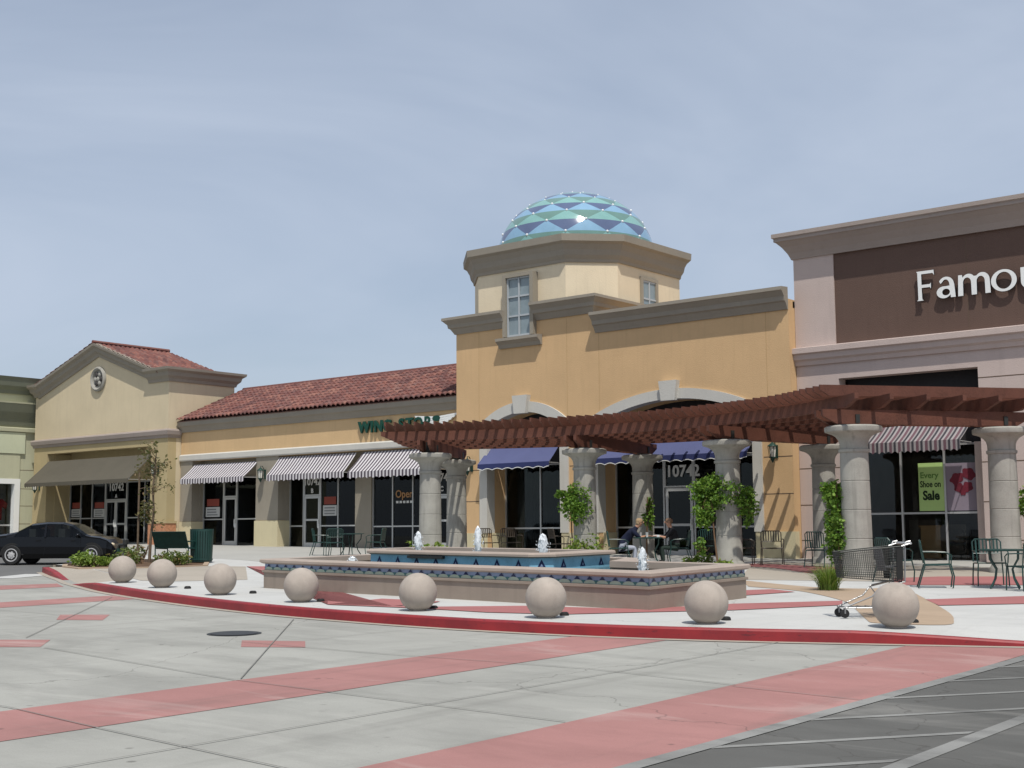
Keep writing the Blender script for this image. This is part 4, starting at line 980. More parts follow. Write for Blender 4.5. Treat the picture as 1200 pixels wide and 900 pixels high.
# ------------------------------------------------------------------ pergola
O = Vector((-20.6, 17.8))
def pol(R, deg, z=0): a = math.radians(deg); return (O.x + R * math.sin(a), O.y + R * math.cos(a), z)
pg = thing('pergola', 'curved redwood pergola on pale stone columns around the fountain', 'pergola', (*pol(14.6, 3)[:2], zg(*pol(14.6, 3)[:2])))
pairs = [-30, -8, 14, 37]; CAP = 3.92
for d in pairs:
    for R in (12.7, 16.5):
        x, y, _ = pol(R, d); zb = zg(x, y)
        c = MB(); r0, r1 = .345, .315
        prof_ = [(.40, -.1), (.40, .10), (.37, .14), (r0, .18)]
        top = CAP - .60
        H = top - zb; nj = 4
        for k in range(1, nj + 1):
            zz = .18 + (H - .18) * k / nj; rr = r0 + (r1 - r0) * k / nj
            prof_ += [(rr + .0, zz - .018), (rr - .010, zz - .006), (rr - .010, zz)]
            if k < nj: prof_ += [(rr, zz + .012)]
        c.lathe(prof_, (x, y, zb), 28)
        co = obj('column', c, 'stone', pg)
        k_ = MB(); k_.lathe([(r1 - .01, -.62), (r1 + .03, -.60), (r1 + .035, -.54), (r1, -.52), (r1 + .005, -.40), (r1 + .03, -.32), (r1 + .08, -.25), (r1 + .17, -.19), (r1 + .27, -.155), (r1 + .32, -.14), (r1 + .33, -.11), (r1 + .33, -.035), (r1 + .29, -.01), (r1 + .26, 0)], (x, y, CAP), 28)
        obj('capital', k_, 'stone', co)
def wbar(mb, R0, R1, deg, z0_, z1_, wd, off=0, tail=.0):
    """radial timber with ends cut to a taper"""
    a = math.radians(deg); dx, dy = math.sin(a), math.cos(a); px, py = dy, -dx
    out = [(R0, z1_), (R0, z1_ - (z1_ - z0_) * (.45 if tail else 1)), (R0 + tail, z0_), (R1 - tail, z0_), (R1, z1_ - (z1_ - z0_) * (.45 if tail else 1)), (R1, z1_)] if tail else [(R0, z1_), (R0, z0_), (R1, z0_), (R1, z1_)]
    P = []
    for s_ in (-1, 1):
        for r_, z_ in out:
            o_ = off + s_ * wd / 2; P.append((O.x + dx * r_ + px * o_, O.y + dy * r_ + py * o_, z_))
    n = len(out); mb.add(P, [tuple(range(n)), tuple(range(n, 2 * n))[::-1]] + [(i, n + i, n + (i + 1) % n, (i + 1) % n) for i in range(n)])
for d in pairs:                               # doubled radial beams on each pair of columns
    for off in (-.16, .16):
        b = MB(); wbar(b, 11.85, 17.15, d, CAP + .03, CAP + .36, .09, off, .35); obj('beam', b, 'wood', pg)
    for R in (12.7, 16.5):
        k_ = MB(); wbar(k_, R - .13, R + .13, d, CAP - .02, CAP + .33, .21, 0); wbar(k_, R - .05, R + .05, d, CAP + .05, CAP + .25, .48, 0); obj('bracket', k_, 'steel', pg)
for R in (12.25, 13.1, 14.0, 14.9, 15.8, 16.7):  # curved purlins with cut tails past the end beams
    b = MB(); a0, a1 = -36.5, 37 + math.degrees(1.15 / R); n = 36; z0_, z1_ = CAP + .365, CAP + .64; P = []
    for k in range(n + 1):
        d = a0 + (a1 - a0) * k / n; e = min(k, n - k); zl = z0_ + (.15 if e == 0 else 0)
        for r_, z_ in ((R - .045, zl), (R + .045, zl), (R + .045, z1_), (R - .045, z1_)): P.append(pol(r_, d, z_))
    F = [(0, 1, 2, 3), (4 * n + 3, 4 * n + 2, 4 * n + 1, 4 * n)]
    for k in range(n):
        a = 4 * k; F += [(a + i, a + 4 + i, a + 4 + (i + 1) % 4, a + (i + 1) % 4) for i in range(4)]
    b.add(P, F); obj('purlin', b, 'wood', pg)
ns = 52
for k in range(ns):
    d = -35.6 + (38.6 + 35.6) * k / (ns - 1) + random.uniform(-.05, .05)
    b = MB(); dz = random.uniform(-.008, .008); wbar(b, 11.72 + random.uniform(-.03, .03), 17.25, d, CAP + .645 + dz, CAP + .89 + dz, .052, 0, .22); obj('slat', b, 'wood', pg)

# ------------------------------------------------------------------ fountain
fx, fy = -16.2, 19.0
fo = thing('fountain', 'tiered stone fountain with blue zigzag tiles and a raised blue basin', 'fountain', (fx, fy, zg(fx, fy)))
fo.rotation_euler = (math.asin(SL * GF[1]), -math.asin(SL * GF[0]), 0)
FP = [(-20.9, 17.45), (-19.2, 17.3), (-12.9, 17.12), (-11.35, 17.05), (-11.5, 20.25), (-14.0, 20.4), (-14.5, 21.6), (-20.2, 21.6), (-20.55, 20.38), (-20.9, 20.4)]
FL = [(x - fx, y - fy) for x, y in FP]
b = MB(); b.sweep(FL, [(-.32, -.2), (.02, -.2), (.02, .31), (.05, .32), (.05, .36), (0, .37)], closed=True); b.sweep(FL, [(-.30, .58), (-.30, -.1)], closed=True)
obj('basin_wall', b, 'fwall', fo, local=True)
b = MB(); b.sweep(FL, [(-.34, .47), (-.34, .585), (.06, .585), (.085, .565), (.085, .52), (.03, .49), (.0, .49)], closed=True); obj('coping', b, 'coping', fo, local=True)
# tile frieze: steel blue field, mint scallops, navy and teal triangles
ti = MB()
n = len(FL)
for i in range(n):
    p, q = Vector(FL[i]), Vector(FL[(i + 1) % n]); L = (q - p).length; d = (q - p) / L; o_ = Vector((d.y, -d.x))
    m = max(1, round(L / .275)); 
    def pt(u, z, e): return (p.x + d.x * u + o_.x * e, p.y + d.y * u + o_.y * e, z)
    ti.add([pt(0, .37, .004), pt(L, .37, .004), pt(L, .492, .004), pt(0, .492, .004)], [(0, 1, 2, 3)], mi=0)
    for k in range(m):
        a = L * k / m; c_ = L * (k + 1) / m; md = (a + c_) / 2; hw = (c_ - a) / 2
        sc_ = [pt(md - hw * .92 * math.cos(t * PI / 8), .372 + .058 * math.sin(t * PI / 8), .009) for t in range(9)]
        ti.add(sc_, [tuple(range(9))[::-1]], mi=1)
        ti.add([pt(md - .062, .432, .012), pt(md + .062, .432, .012), pt(md, .490, .012)], [(0, 1, 2)], mi=2)
        ti.add([pt(c_ - .05, .425, .013), pt(c_ + .0, .374, .013), pt(c_ + .05, .425, .013)] if k < m - 1 else [pt(c_ - .05, .425, .013), pt(c_, .374, .013), pt(c_, .425, .013)], [(0, 1, 2)], mi=3)
obj('tile_frieze', ti, ['tilesteel', 'tilemint', 'tilenavy', 'tileteal'], fo, local=True)
b = MB(); b.add([(x * .985, y * .985, .43) for x, y in FL], [tuple(range(n))]); obj('lower_water', b, 'water', fo, local=True)
UP = [(-19.85, 19.45), (-19.5, 19.05), (-15.25, 18.97), (-14.95, 19.3), (-14.95, 21.1), (-19.85, 21.1)]
UL = [(x - fx, y - fy) for x, y in UP]
b = MB(); b.sweep(UL, [(-.30, .66), (-.30, .745), (.06, .745), (.08, .72), (.08, .68), (0, .655)], closed=True); obj('raised_coping', b, 'coping', fo, local=True)
ti = MB(); ti.sweep(UL, [(-.26, .70), (-.26, .1), (0, .1), (0, .66)], closed=True)
for i in range(len(UL)):
    p, q = Vector(UL[i]), Vector(UL[(i + 1) % len(UL)]); L = (q - p).length; d = (q - p) / L; o_ = Vector((d.y, -d.x)); m = max(1, round(L / .56))
    for k in range(m):
        u = L * (k + .5) / m
        for h_, wd, e, mi in ((.155, .085, .006, 1), (.055, .03, .010, 2)):
            zb_ = .475 + (.02 if mi == 2 else 0)
            ti.add([(p.x + d.x * (u - wd) + o_.x * e, p.y + d.y * (u - wd) + o_.y * e, zb_), (p.x + d.x * (u + wd) + o_.x * e, p.y + d.y * (u + wd) + o_.y * e, zb_), (p.x + d.x * u + o_.x * e, p.y + d.y * u + o_.y * e, zb_ + h_)], [(0, 1, 2)], mi=mi)
obj('raised_basin_wall', ti, ['tileblue', 'tilenavy', 'tilesteel'], fo, local=True)
b = MB(); b.add([(x * .96, y * .98, .68) for x, y in UL], [tuple(range(len(UL)))]); obj('upper_water', b, 'water', fo, local=True)
b = MB(); b.box(-18.35 - fx, -17.4 - fx, 18.93 - fy, 19.03 - fy, .60, .652); obj('spillway', b, 'steel', fo, local=True)
def jet(x, y, z, h, r):
    j = MB(); rows = 9; nn = 10; P = []; F = []
    for i in range(rows + 1):
        u = i / rows; rr = r * (.75 + .5 * math.sin(PI * min(1, u * 1.15)) * .6) * (1 if u < .85 else max(.12, math.cos((u - .85) / .15 * PI / 2)))
        for k in range(nn):
            a = 2 * PI * k / nn; q = rr * random.uniform(.7, 1.3); P.append((x + q * math.cos(a), y + q * math.sin(a), z + h * u + random.uniform(-.008, .008)))
    for i in range(rows):
        for k in range(nn): F.append((i * nn + k, i * nn + (k + 1) % nn, (i + 1) * nn + (k + 1) % nn, (i + 1) * nn + k))
    F.append(tuple(rows * nn + k for k in range(nn))); j.add(P, F, smooth=True)
    for k in range(60):
        a = random.uniform(0, 2 * PI); q = r * random.uniform(.7, 1.9) ; s_ = random.uniform(.006, .014)
        j.ball((x + q * math.cos(a), y + q * math.sin(a), z + h * random.uniform(.0, 1.05) * (1.3 - q / r * .45)), s_, 5, 3)
    obj('water_jet', j, 'foam', fo, local=True)
for x, y, z, h, r in ((-19.3, 20.25, .68, .42, .075), (-17.58, 20.2, .68, .54, .065), (-15.9, 20.2, .68, .40, .085), (-13.28, 19.75, .43, .44, .07), (-20.2, 19.2, .43, .16, .07)):
    jet(x - fx, y - fy, z, h, r)

# ------------------------------------------------------------------ ball bollards and ground lights
bb = MB(); R_ = .30; m_ = 24
prof_ = [(.13, -.015), (.135, .010)] + [(R_ * math.sin(PI * i / m_) if i else .0, R_ - R_ * math.cos(PI * i / m_) - .022) for i in range(m_ + 1) if i * PI / m_ > .42] 
prof_[-1] = (.001, 2 * R_ - .022); bb.lathe(prof_, n=36)
balls = [(-25.18, 16.99, 'leftmost stone ball bollard, in front of the planting bed'), (-22.83, 16.35, 'second stone ball bollard from the left, on white paving'), (-19.97, 15.6, 'third stone ball bollard from the left, last before the pink wedge'),
         (-17.25, 15.2, 'stone ball bollard on the pink wedge at the left end of the fountain'), (-14.3, 15.0, 'stone ball bollard before the left half of the fountain'), (-11.84, 15.1, 'stone ball bollard before the right half of the fountain'),
         (-9.47, 15.62, 'stone ball bollard in front of the right corner of the fountain'), (-7.18, 16.57, 'nearest stone ball bollard, on tan paving hiding the shopping cart wheels')]
proto = None
for i, (x, y, lb) in enumerate(balls):
    if i == 0:
        proto = obj('ball_bollard', bb, 'ball'); tag(proto, lb, 'bollard', 'stone ball bollards along the red kerb'); o = proto
    else:
        o = proto.copy(); COL.objects.link(o); o['label'] = lb
    o.location = gp(x, y, .004); o.rotation_euler = (0, 0, i * 1.3)
ul = MB(); ul.lathe([(.07, 0), (.07, .012), (.062, .036), (.042, .048), (.038, .04), (.001, .032)], n=18)
lights = [(-24.95, 17.72, ''), (-22.06, 16.42, ''), (-19.75, 16.2, ''), (-17.02, 15.44, ''), (-14.33, 15.39, ''), (-11.86, 15.56, ''), (-9.52, 16.22, ''), (-7.25, 17.3, '')]
wh = ['leftmost stone ball', 'second stone ball', 'third stone ball', 'stone ball on the pink wedge', 'stone ball at the left half of the fountain', 'stone ball at the right half of the fountain', 'stone ball at the fountain corner', 'nearest stone ball']
up_ = None
for i, (x, y, nm) in enumerate(lights):
    if up_ is None: up_ = obj('ground_light', ul, 'black'); o = tag(up_, '', 'ground light', 'small dark ground lights behind the stone balls')
    else: o = up_.copy(); COL.objects.link(o)
    o['label'] = 'small dark ground light just behind the ' + wh[i]; o.location = gp(x, y, .004)

# ------------------------------------------------------------------ cafe furniture
def slat_back(mb, hw, z0_, z1_, y, lean, n, r=.011):
    f = lambda z: y + lean * (z - z0_)
    mb.tube([(-hw, f(z0_), z0_), (-hw, f(z1_ - .05), z1_ - .05), (-hw + .05, f(z1_), z1_), (hw - .05, f(z1_), z1_), (hw, f(z1_ - .05), z1_ - .05), (hw, f(z0_), z0_)], .014, 6)
def make_chair(style, m, label, grp='metal cafe chairs'):
    """front of the chair is -y"""
    t = thing('cafe_chair', label, 'chair', group=grp)
    hw = .27 if style == 'square' else .24
    s = MB()
    for k in range(9): s.bar((-hw + .03 + k * (2 * hw - .06) / 8, -.25, .45), (-hw + .03 + k * (2 * hw - .06) / 8, .22, .44), .042, .012)
    s.tube([(-hw, -.25, .44), (hw, -.25, .44), (hw, .22, .43), (-hw, .22, .43), (-hw, -.25, .44)], .013, 6); obj('seat', s, m, t, True)
    b = MB(); slat_back(b, hw, .46, .90, .23, .16, 7)
    lo = .62 if style == 'square' else .50
    f = lambda z: .23 + .16 * (z - .46)
    b.tube([(-hw, f(lo), lo), (hw, f(lo), lo)], .011, 6)
    for k in range(7):
        x = -hw + (2 * hw) * (k + 1) / 8; b.bar((x, f(lo), lo), (x, f(.895), .895), .030, .008, up=(0, 1, 0))
    obj('backrest', b, m, t, True)
    for sx in (-1, 1):
        a = MB(); a.tube([(sx * hw, f(.68), .68), (sx * (hw + .03), .05, .68), (sx * (hw + .03), -.18, .67), (sx * (hw + .025), -.26, .62), (sx * (hw + .01), -.25, .44)], .013, 6); obj('armrest', a, m, t, True)
    for sx in (-1, 1):
        l = MB(); l.tube([(sx * hw, -.25, .44), (sx * (hw + .015), -.25 if style == 'square' else -.30, .22), (sx * (hw + .02), -.26 if style == 'square' else -.27, 0)], .014, 6); obj('leg', l, m, t, True)
        l = MB(); l.tube([(sx * hw, .22, .44), (sx * (hw + .015), .24 if style == 'square' else .29, .22), (sx * (hw + .02), .26 if style == 'square' else .36, 0)], .014, 6); obj('leg', l, m, t, True)
    return t
def place(t, x, y, rz): t.location = gp(x, y, .004); t.rotation_euler = (0, 0, rz)
RA = math.atan2(.636, .771)          # heading of the picture's right-hand direction
# facing right: front (-y) turned to the right
cA = make_chair('curved', 'greenmetal', 'green metal chair with curved legs, seen side on beside the shopping cart'); place(cA, -9.87, 24.75, RA + PI / 2 - .25)
cB = make_chair('square', 'greenmetal', 'green square backed metal chair behind the cafe table at the right'); place(cB, -9.25, 25.9, RA - .15)
dup(cB, gp(-8.15, 24.75, .004), RA + .25 + PI, 'green square backed chair at the right edge, its slatted back turned to the driveway')
dup(cA, gp(-11.3, 26.1, .004), RA + PI / 2 + .4, 'green metal chair just behind the shopping cart handle')
dup(cA, gp(-15.55, 31.2, .004), RA + 2.6, 'dark green chair in the shade left of the ivy column')
dup(cA, gp(-21.0, 30.03, .004), RA + PI / 2, 'green chair that the person in navy sits on')
dup(cA, gp(-19.6, 30.97, .004), RA - PI / 2, 'green chair that the person in black sits on')
dup(cB, gp(-19.75, 32.9, .004), RA + .2, 'dark green chair behind the vine covered column')
dup(cA, gp(-33.5, 30.4, .004), RA + PI / 2, 'green chair at the left of the far table behind the fountain')
dup(cB, gp(-32.85, 30.35, .004), RA + PI + .3, 'square backed green chair in front of the far table, its back to the fountain')
dup(cA, gp(-32.0, 31.5, .004), RA - PI / 2 - .2, 'green chair at the right of the far table behind the fountain')
cY = make_chair('square', 'browncol', 'bronze slatted metal chair in front of the pale yellow plinth'); place(cY, -17.25, 31.9, RA - .12)
dup(cY, gp(-17.95, 31.6, .004), RA + 1.3, 'dark metal chair seen edge on between the vine column and yellow pier')
dup(cY, gp(-27.85, 32.5, .004), RA + .5, 'dark chair back above the fountain rim, left one of the close pair')
dup(cY, gp(-27.35, 33.1, .004), RA + .4, 'dark chair back above the fountain rim, right one of the close pair')
dup(cY, gp(-25.0, 32.6, .004), RA + 1.9, 'dark chair at the right jamb of the first yellow arch')
def make_table(m, label):
    t = thing('cafe_table', label, 'table', group='round metal cafe tables')
    a = MB(); a.lathe([(.001, .70), (.44, .70), (.46, .71), (.46, .73), (.44, .735), (.001, .735)], n=28); obj('tabletop', a, m, t, True)
    for k in range(4):
        an = PI / 4 + k * PI / 2; c_, s_ = math.cos(an), math.sin(an)
        l = MB(); l.tube([(c_ * .36, s_ * .36, .70), (c_ * .35, s_ * .35, .55), (c_ * .20, s_ * .20, .36), (c_ * .24, s_ * .24, .18), (c_ * .36, s_ * .36, .0)], .018, 6); obj('leg', l, m, t, True)
    return t
tb = make_table('greenmetal', 'green round cafe table at the right between two square backed chairs'); place(tb, -8.75, 25.25, .3)
dup(tb, gp(-20.28, 30.52, .004), .6, 'green round table where the two seated people eat')
dup(tb, gp(-32.7, 31.0, .004), .2, 'green round table far left beyond the fountain')
cp_ = MB()
tz = zg(-20.28, 30.52) + .742
cp_.lathe([(.03, 0), (.042, .13), (.046, .135), (.001, .135)], n=12); cu_ = None
for i, (dx, dy) in enumerate(((-.18, -.16), (.06, -.2))):
    if cu_ is None: cu_ = obj('paper_cup', cp_, 'cup'); o = tag(cu_, 'white paper cup on the green table nearer the person in navy', 'cup', 'paper cups on the table')
    else: o = cu_.copy(); COL.objects.link(o); o['label'] = 'white paper cup in the middle of the green table'
    o.location = (-20.28 + dx, 30.52 + dy, tz)
fb = MB(); fb.box(.12, .34, -.14, .08, .0, .035); fb.box(.13, .33, -.13, .07, .035, .06)
o = tag(obj('food_box', fb, 'cup'), 'white takeaway box on the table before the person in black', 'food box'); o.location = (-20.25, 30.6, tz)

# slatted bench and litter bin at the planting bed
bn = thing('slat_bench', 'dark green slatted bench leaning back behind the low shrubs', 'bench', gp(-32.6, 23.85, .004), RA + 2.75); bn.scale = (.80, 1, 1)
s = MB()
for k in range(7): s.bar((-.72, -.30 + k * .075, .44 + .004 * k), (.72, -.30 + k * .075, .44 + .004 * k), .055, .02, up=(0, 0, 1))
obj('seat', s, 'greenmetal', bn, True)
s = MB()
for k in range(26):
    x = -.70 + k * .056; s.bar((x, .24, .46), (x, .42, .92), .050, .012, up=(0, 1, 0))
s.tube([(-.74, .24, .46), (-.74, .42, .92), (.74, .42, .92), (.74, .24, .46)], .018, 6); obj('backrest', s, 'greenmetal', bn, True)
for sx in (-.74, .74):
    l = MB(); l.tube([(sx, -.34, 0), (sx, -.34, .64), (sx, .28, .64)], .022, 6); l.tube([(sx, .24, 0), (sx, .25, .5)], .022, 6); l.tube([(sx, -.34, .42), (sx, .25, .44)], .02, 6); obj('leg', l, 'greenmetal', bn, True)
lb = thing('litter_bin', 'dark green slatted litter bin beside the bench', 'litter bin', gp(-32.16, 24.41, .004))
c = MB(); c.lathe([(.30, .04), (.30, .08), (.27, .09), (.27, .9), (.30, .92), (.31, .96)], n=24); obj('liner', c, 'black', lb, True)
for k in range(28):
    pass
c = MB()
for k in range(28):
    a = 2 * PI * k / 28; c.bar((.31 * math.cos(a), .31 * math.sin(a), .03), (.34 * math.cos(a), .34 * math.sin(a), 1.0), .058, .012, up=(math.cos(a), math.sin(a), 0))
c.lathe([(.335, .93), (.345, .93), (.345, .97), (.335, .97)], n=28); c.lathe([(.32, .08), (.335, .08), (.335, .12), (.32, .12)], n=28); obj('slat_shell', c, 'greenmetal', lb, True)
bp_ = thing('water_standpipe', 'black bent standpipe in the planting bed by the parked car', 'standpipe', gp(-34.9, 23.6, .01))
c = MB(); c.tube([(-.3, 0, 0), (-.3, 0, .42), (-.25, 0, .50), (.02, 0, .52)], .045, 8); c.tube([(.06, 0, 0), (.06, 0, .62)], .055, 8); c.lathe([(.09, .52), (.09, .66), (.05, .70), (.001, .70)], (.06, 0, 0), 10); obj('pipe', c, 'steel', bp_, True)
c = MB(); c.tube([(-.3, 0, .0), (-.3, 0, .40)], .055, 8); obj('valve_body', c, 'lantern', bp_, True)

# ------------------------------------------------------------------ shopping cart
ct = thing('shopping_cart', 'wire shopping cart with a grey seat flap, standing behind the nearest stone ball', 'shopping cart', gp(-8.09, 17.77, .006), RA + .04)
def wire_panel(mb, quad, nu, nv, r=.0033):
    a, b_, c_, d = [Vector(p) for p in quad]
    for i in range(nu + 1):
        u = i / nu; mb.tube([a.lerp(b_, u), d.lerp(c_, u)], r, 4, cap=False)
    for j in range(nv + 1):
        v = j / nv; mb.tube([a.lerp(d, v), b_.lerp(c_, v)], r, 4, cap=False)
b = MB()
nx0, nx1 = -.42, .44
T = lambda x, y, z: (x, y, z)
ft, fb_, rt, rb = (-.45, .21, .92), (-.40, .19, .56), (.40, .28, 1.0), (.42, .26, .50)
for s_ in (-1, 1):
    q = [(p[0], p[1] * s_, p[2]) for p in (fb_, rb, rt, ft)]; wire_panel(b, q, 30, 13)
wire_panel(b, [(fb_[0], -.19, .56), (fb_[0], .19, .56), (ft[0], .21, .92), (ft[0], -.21, .92)], 14, 11)
wire_panel(b, [(fb_[0], -.19, .56), (rb[0], -.26, .50), (rb[0], .26, .50), (fb_[0], .19, .56)], 24, 13)
wire_panel(b, [(rb[0], -.26, .50), (rb[0], .26, .50), (.40, .28, .98), (.40, -.28, .98)], 16, 12)
obj('basket', b, 'steel', ct, True)
for sy in (-1, 1):
    b = MB(); b.bar((.36, sy * .272, .53), (.37, sy * .285, .97), .09, .012, up=(0, 1, 0)); obj('side_panel', b, 'black', ct, True)
b = MB(); b.tube([(rt[0], -.28, 1.0), (ft[0], -.21, .92), (ft[0], .21, .92), (rt[0], .28, 1.0)], .009, 6); obj('rim_wire', b, 'steel', ct, True)
b = MB(); b.tube([(rt[0], -.28, 1.0), (.53, -.28, 1.04)], .011, 6); b.tube([(rt[0], .28, 1.0), (.53, .28, 1.04)], .011, 6)
for s_ in (-.25, .25): b.tube([(.42, s_, .50), (.10, s_ * .9, .44), (-.02, s_ * .85, .30), (-.42, s_ * .62, .14)], .012, 6); b.tube([(.46, s_, .98), (.44, s_, .5), (.10, s_, .42), (.30, s_, .14)], .012, 6); b.tube([(-.42, s_ * .62, .14), (.34, s_, .14)], .011, 6)
for k in range(6): b.tube([(-.36 + k * .12, -.2, .15), (-.36 + k * .12, .2, .15)], .006, 5)
obj('frame', b, 'chrome', ct, True)
b = MB(); b.tube([(.53, -.29, 1.04), (.53, .29, 1.04)], .018, 8); b.tube([(.44, -.28, 1.0), (.47, -.28, 1.06), (.53, -.28, 1.07)], .012, 6); b.tube([(.44, .28, 1.0), (.47, .28, 1.06), (.53, .28, 1.07)], .012, 6); obj('handle', b, 'alu', ct, True)
b = MB()
b.bar((.20, -.0, .66), (.14, 0, .98), .36, .014, up=(1, 0, 0)); b.bar((.20, 0, .70), (.40, 0, .72), .40, .012); obj('seat_flap', b, mat('cart_plastic_grey', (.10, .10, .105), .5, .1), ct, True)
for x, y in ((-.40, -.15), (-.40, .15), (.33, -.25), (.33, .25)):
    b = MB(); b.T = Matrix.Translation((x, y, .062)) @ Matrix.Rotation(PI / 2, 4, 'X'); b.lathe([(.001, -.016), (.045, -.016), (.062, -.012), (.062, .012), (.045, .016), (.001, .016)], n=18); wl = obj('caster', b, 'black', ct, True)
    f = MB(); f.bar((x, y - .022, .06), (x, y - .022, .14), .02, .004, up=(0, 1, 0)); f.bar((x, y + .022, .06), (x, y + .022, .14), .02, .004, up=(0, 1, 0)); f.box(x - .015, x + .015, y - .024, y + .024, .135, .143); obj('fork', f, 'chrome', wl, True)

# ------------------------------------------------------------------ parked car
car = thing('parked_car', 'black four door saloon parked on the side road at the left', 'car', gp(-38.52, 23.66, ROAD + .004), math.atan2(1.54, 2.02))
car.scale = (.95, .95, .96)
ST = [(-2.47, .45, .62, .60, .66), (-2.40, .36, .86, .80, .78), (-2.05, .27, .98, .87, .83), (-1.55, .22, 1.04, .90, .86), (-1.30, .20, 1.10, .91, .875), (-.78, .20, 1.36, .92, .885), (-.25, .20, 1.415, .915, .89), (.30, .20, 1.405, .905, .89), (.62, .20, 1.33, .895, .89), (1.15, .20, 1.01, .875, .88), (1.30, .20, .955, .865, .875), (1.62, .21, .92, .83, .87), (1.86, .24, .83, .76, .83), (2.02, .30, .68, .63, .74), (2.10, .38, .54, .51, .64)]
def ring(s_):
    x, zb, zt_, zbelt, hw = s_
    green = zt_ - zbelt > .16; htop = hw - .28 if green else hw - .06 - .1 * (zt_ - zbelt)
    half = [(hw * .86, zb), (hw * .99, zb + (zbelt - zb) * .22), (hw, zb + (zbelt - zb) * .55), (hw * .97, zbelt), (htop + .05, zt_ - .07 if green else zbelt + (zt_ - zbelt) * .5), (htop - .10, zt_ - .012), (0, zt_)]
    return [(x, -y, z) for y, z in half] + [(x, y, z) for y, z in half[-2::-1]]
body, glz = MB(), MB()
rings = [ring(s_) for s_ in ST]; nr = len(rings[0])
for i in range(len(ST) - 1):
    x0_, x1_ = ST[i][0], ST[i + 1][0]
    for k in range(nr - 1):
        f4 = [rings[i][k], rings[i + 1][k], rings[i + 1][k + 1], rings[i][k + 1]]
        side = k in (3, nr - 5); topf = k in (4, 5, nr - 6, nr - 7)
        isg = (side and (4 <= i <= 8) and i not in ()) or (topf and i in (4, 8)) 
        if isg and side and i in (6,): isg = True
        (glz if isg else body).add(f4, [(0, 1, 2, 3)], smooth=True)
    body.add([rings[i][0], rings[i + 1][0], rings[i + 1][-1], rings[i][-1]], [(3, 2, 1, 0)])
body.add(rings[0], [tuple(range(nr))]); body.add(rings[-1], [tuple(range(nr))[::-1]])
for s_ in (-1, 1):                            # pillars and door seams
    for xa, xb, xw in ((-.24, -.27, .05), (-1.02, -1.10, .05)):
        pass
    body.bar((-.20, s_ * .885, .90), (-.26, s_ * .655, 1.34), .07, .02, up=(0, 1, 0))
    for xx in (-.22, .98): body.bar((xx, s_ * .893, .30), (xx + .02, s_ * .872, .88), .012, .01, up=(0, 1, 0))
cb = obj('body', body, 'carpaint', car, True)
obj('car_window', glz, 'carglass', car, True)
it_ = MB(); it_.box(-1.1, 1.0, -.72, .72, .55, .88)
for xx in (-.75, .25):
    for yy in (-.38, .38): it_.box(xx - .1, xx + .12, yy - .25, yy + .25, .8, 1.18)
obj('cabin', it_, mat('car_trim_beige', (.20, .18, .15), .8), car, True)
for xx in (-1.33, 1.38):
    for s_ in (-1, 1):
        b = MB(); b.T = Matrix.Translation((xx, s_ * .80, .32)) @ Matrix.Rotation(PI / 2, 4, 'X'); b.lathe([(.20, -.11), (.30, -.11), (.325, -.08), (.325, .08), (.30, .11), (.20, .11)], n=28); wl = obj('wheel', b, 'black', car, True)
        b = MB(); b.T = Matrix.Translation((xx, s_ * .80, .32)) @ Matrix.Rotation(-PI / 2 * s_, 4, 'X'); b.lathe([(.218, .06), (.218, .118), (.195, .122), (.18, .108), (.07, .112), (.06, .124), (.001, .126)], n=28)
        for k in range(7): a = 2 * PI * k / 7; b.ball((.125 * math.cos(a), .125 * math.sin(a), .109), .03, 8, 4, (1, 1, .15), mi=1)
        obj('rim', b, ['rim', 'black'], wl, True)
        b = MB(); N = 18
        P = [(xx + rr * math.cos(PI * k / N), s_ * .872, .32 + rr * math.sin(PI * k / N)) for k in range(N + 1) for rr in (.335, .40)]
        b.add(P + [(p[0], s_ * .80, p[2]) for p in P], [(2 * k, 2 * k + 2, 2 * k + 3, 2 * k + 1) for k in range(N)] + [(2 * k, 2 * (N + 1) + 2 * k, 2 * (N + 1) + 2 * k + 2, 2 * k + 2) for k in range(N)]); obj('wheel_arch', b, 'black', car, True)
for s_ in (-1, 1):
    b = MB(); b.ball((1.95, s_ * .58, .64), .1, 12, 8, (1.1, 1.5, .75)); obj('headlight', b, 'headlight', car, True)
    b = MB(); b.ball((.92, s_ * .95, .95), .09, 10, 8, (.7, .9, .8)); obj('mirror', b, 'carpaint', car, True)
    b = MB(); b.box(-.52, -.36, s_ * .888 - .012, s_ * .888 + .012, .78, .81); b.box(.66, .82, s_ * .886 - .012, s_ * .886 + .012, .77, .80); obj('door_handle', b, 'carpaint', car, True)
b = MB(); b.box(1.90, 2.17, -.66, .66, .28, .48); obj('bumper', b, 'carpaint', car, True)

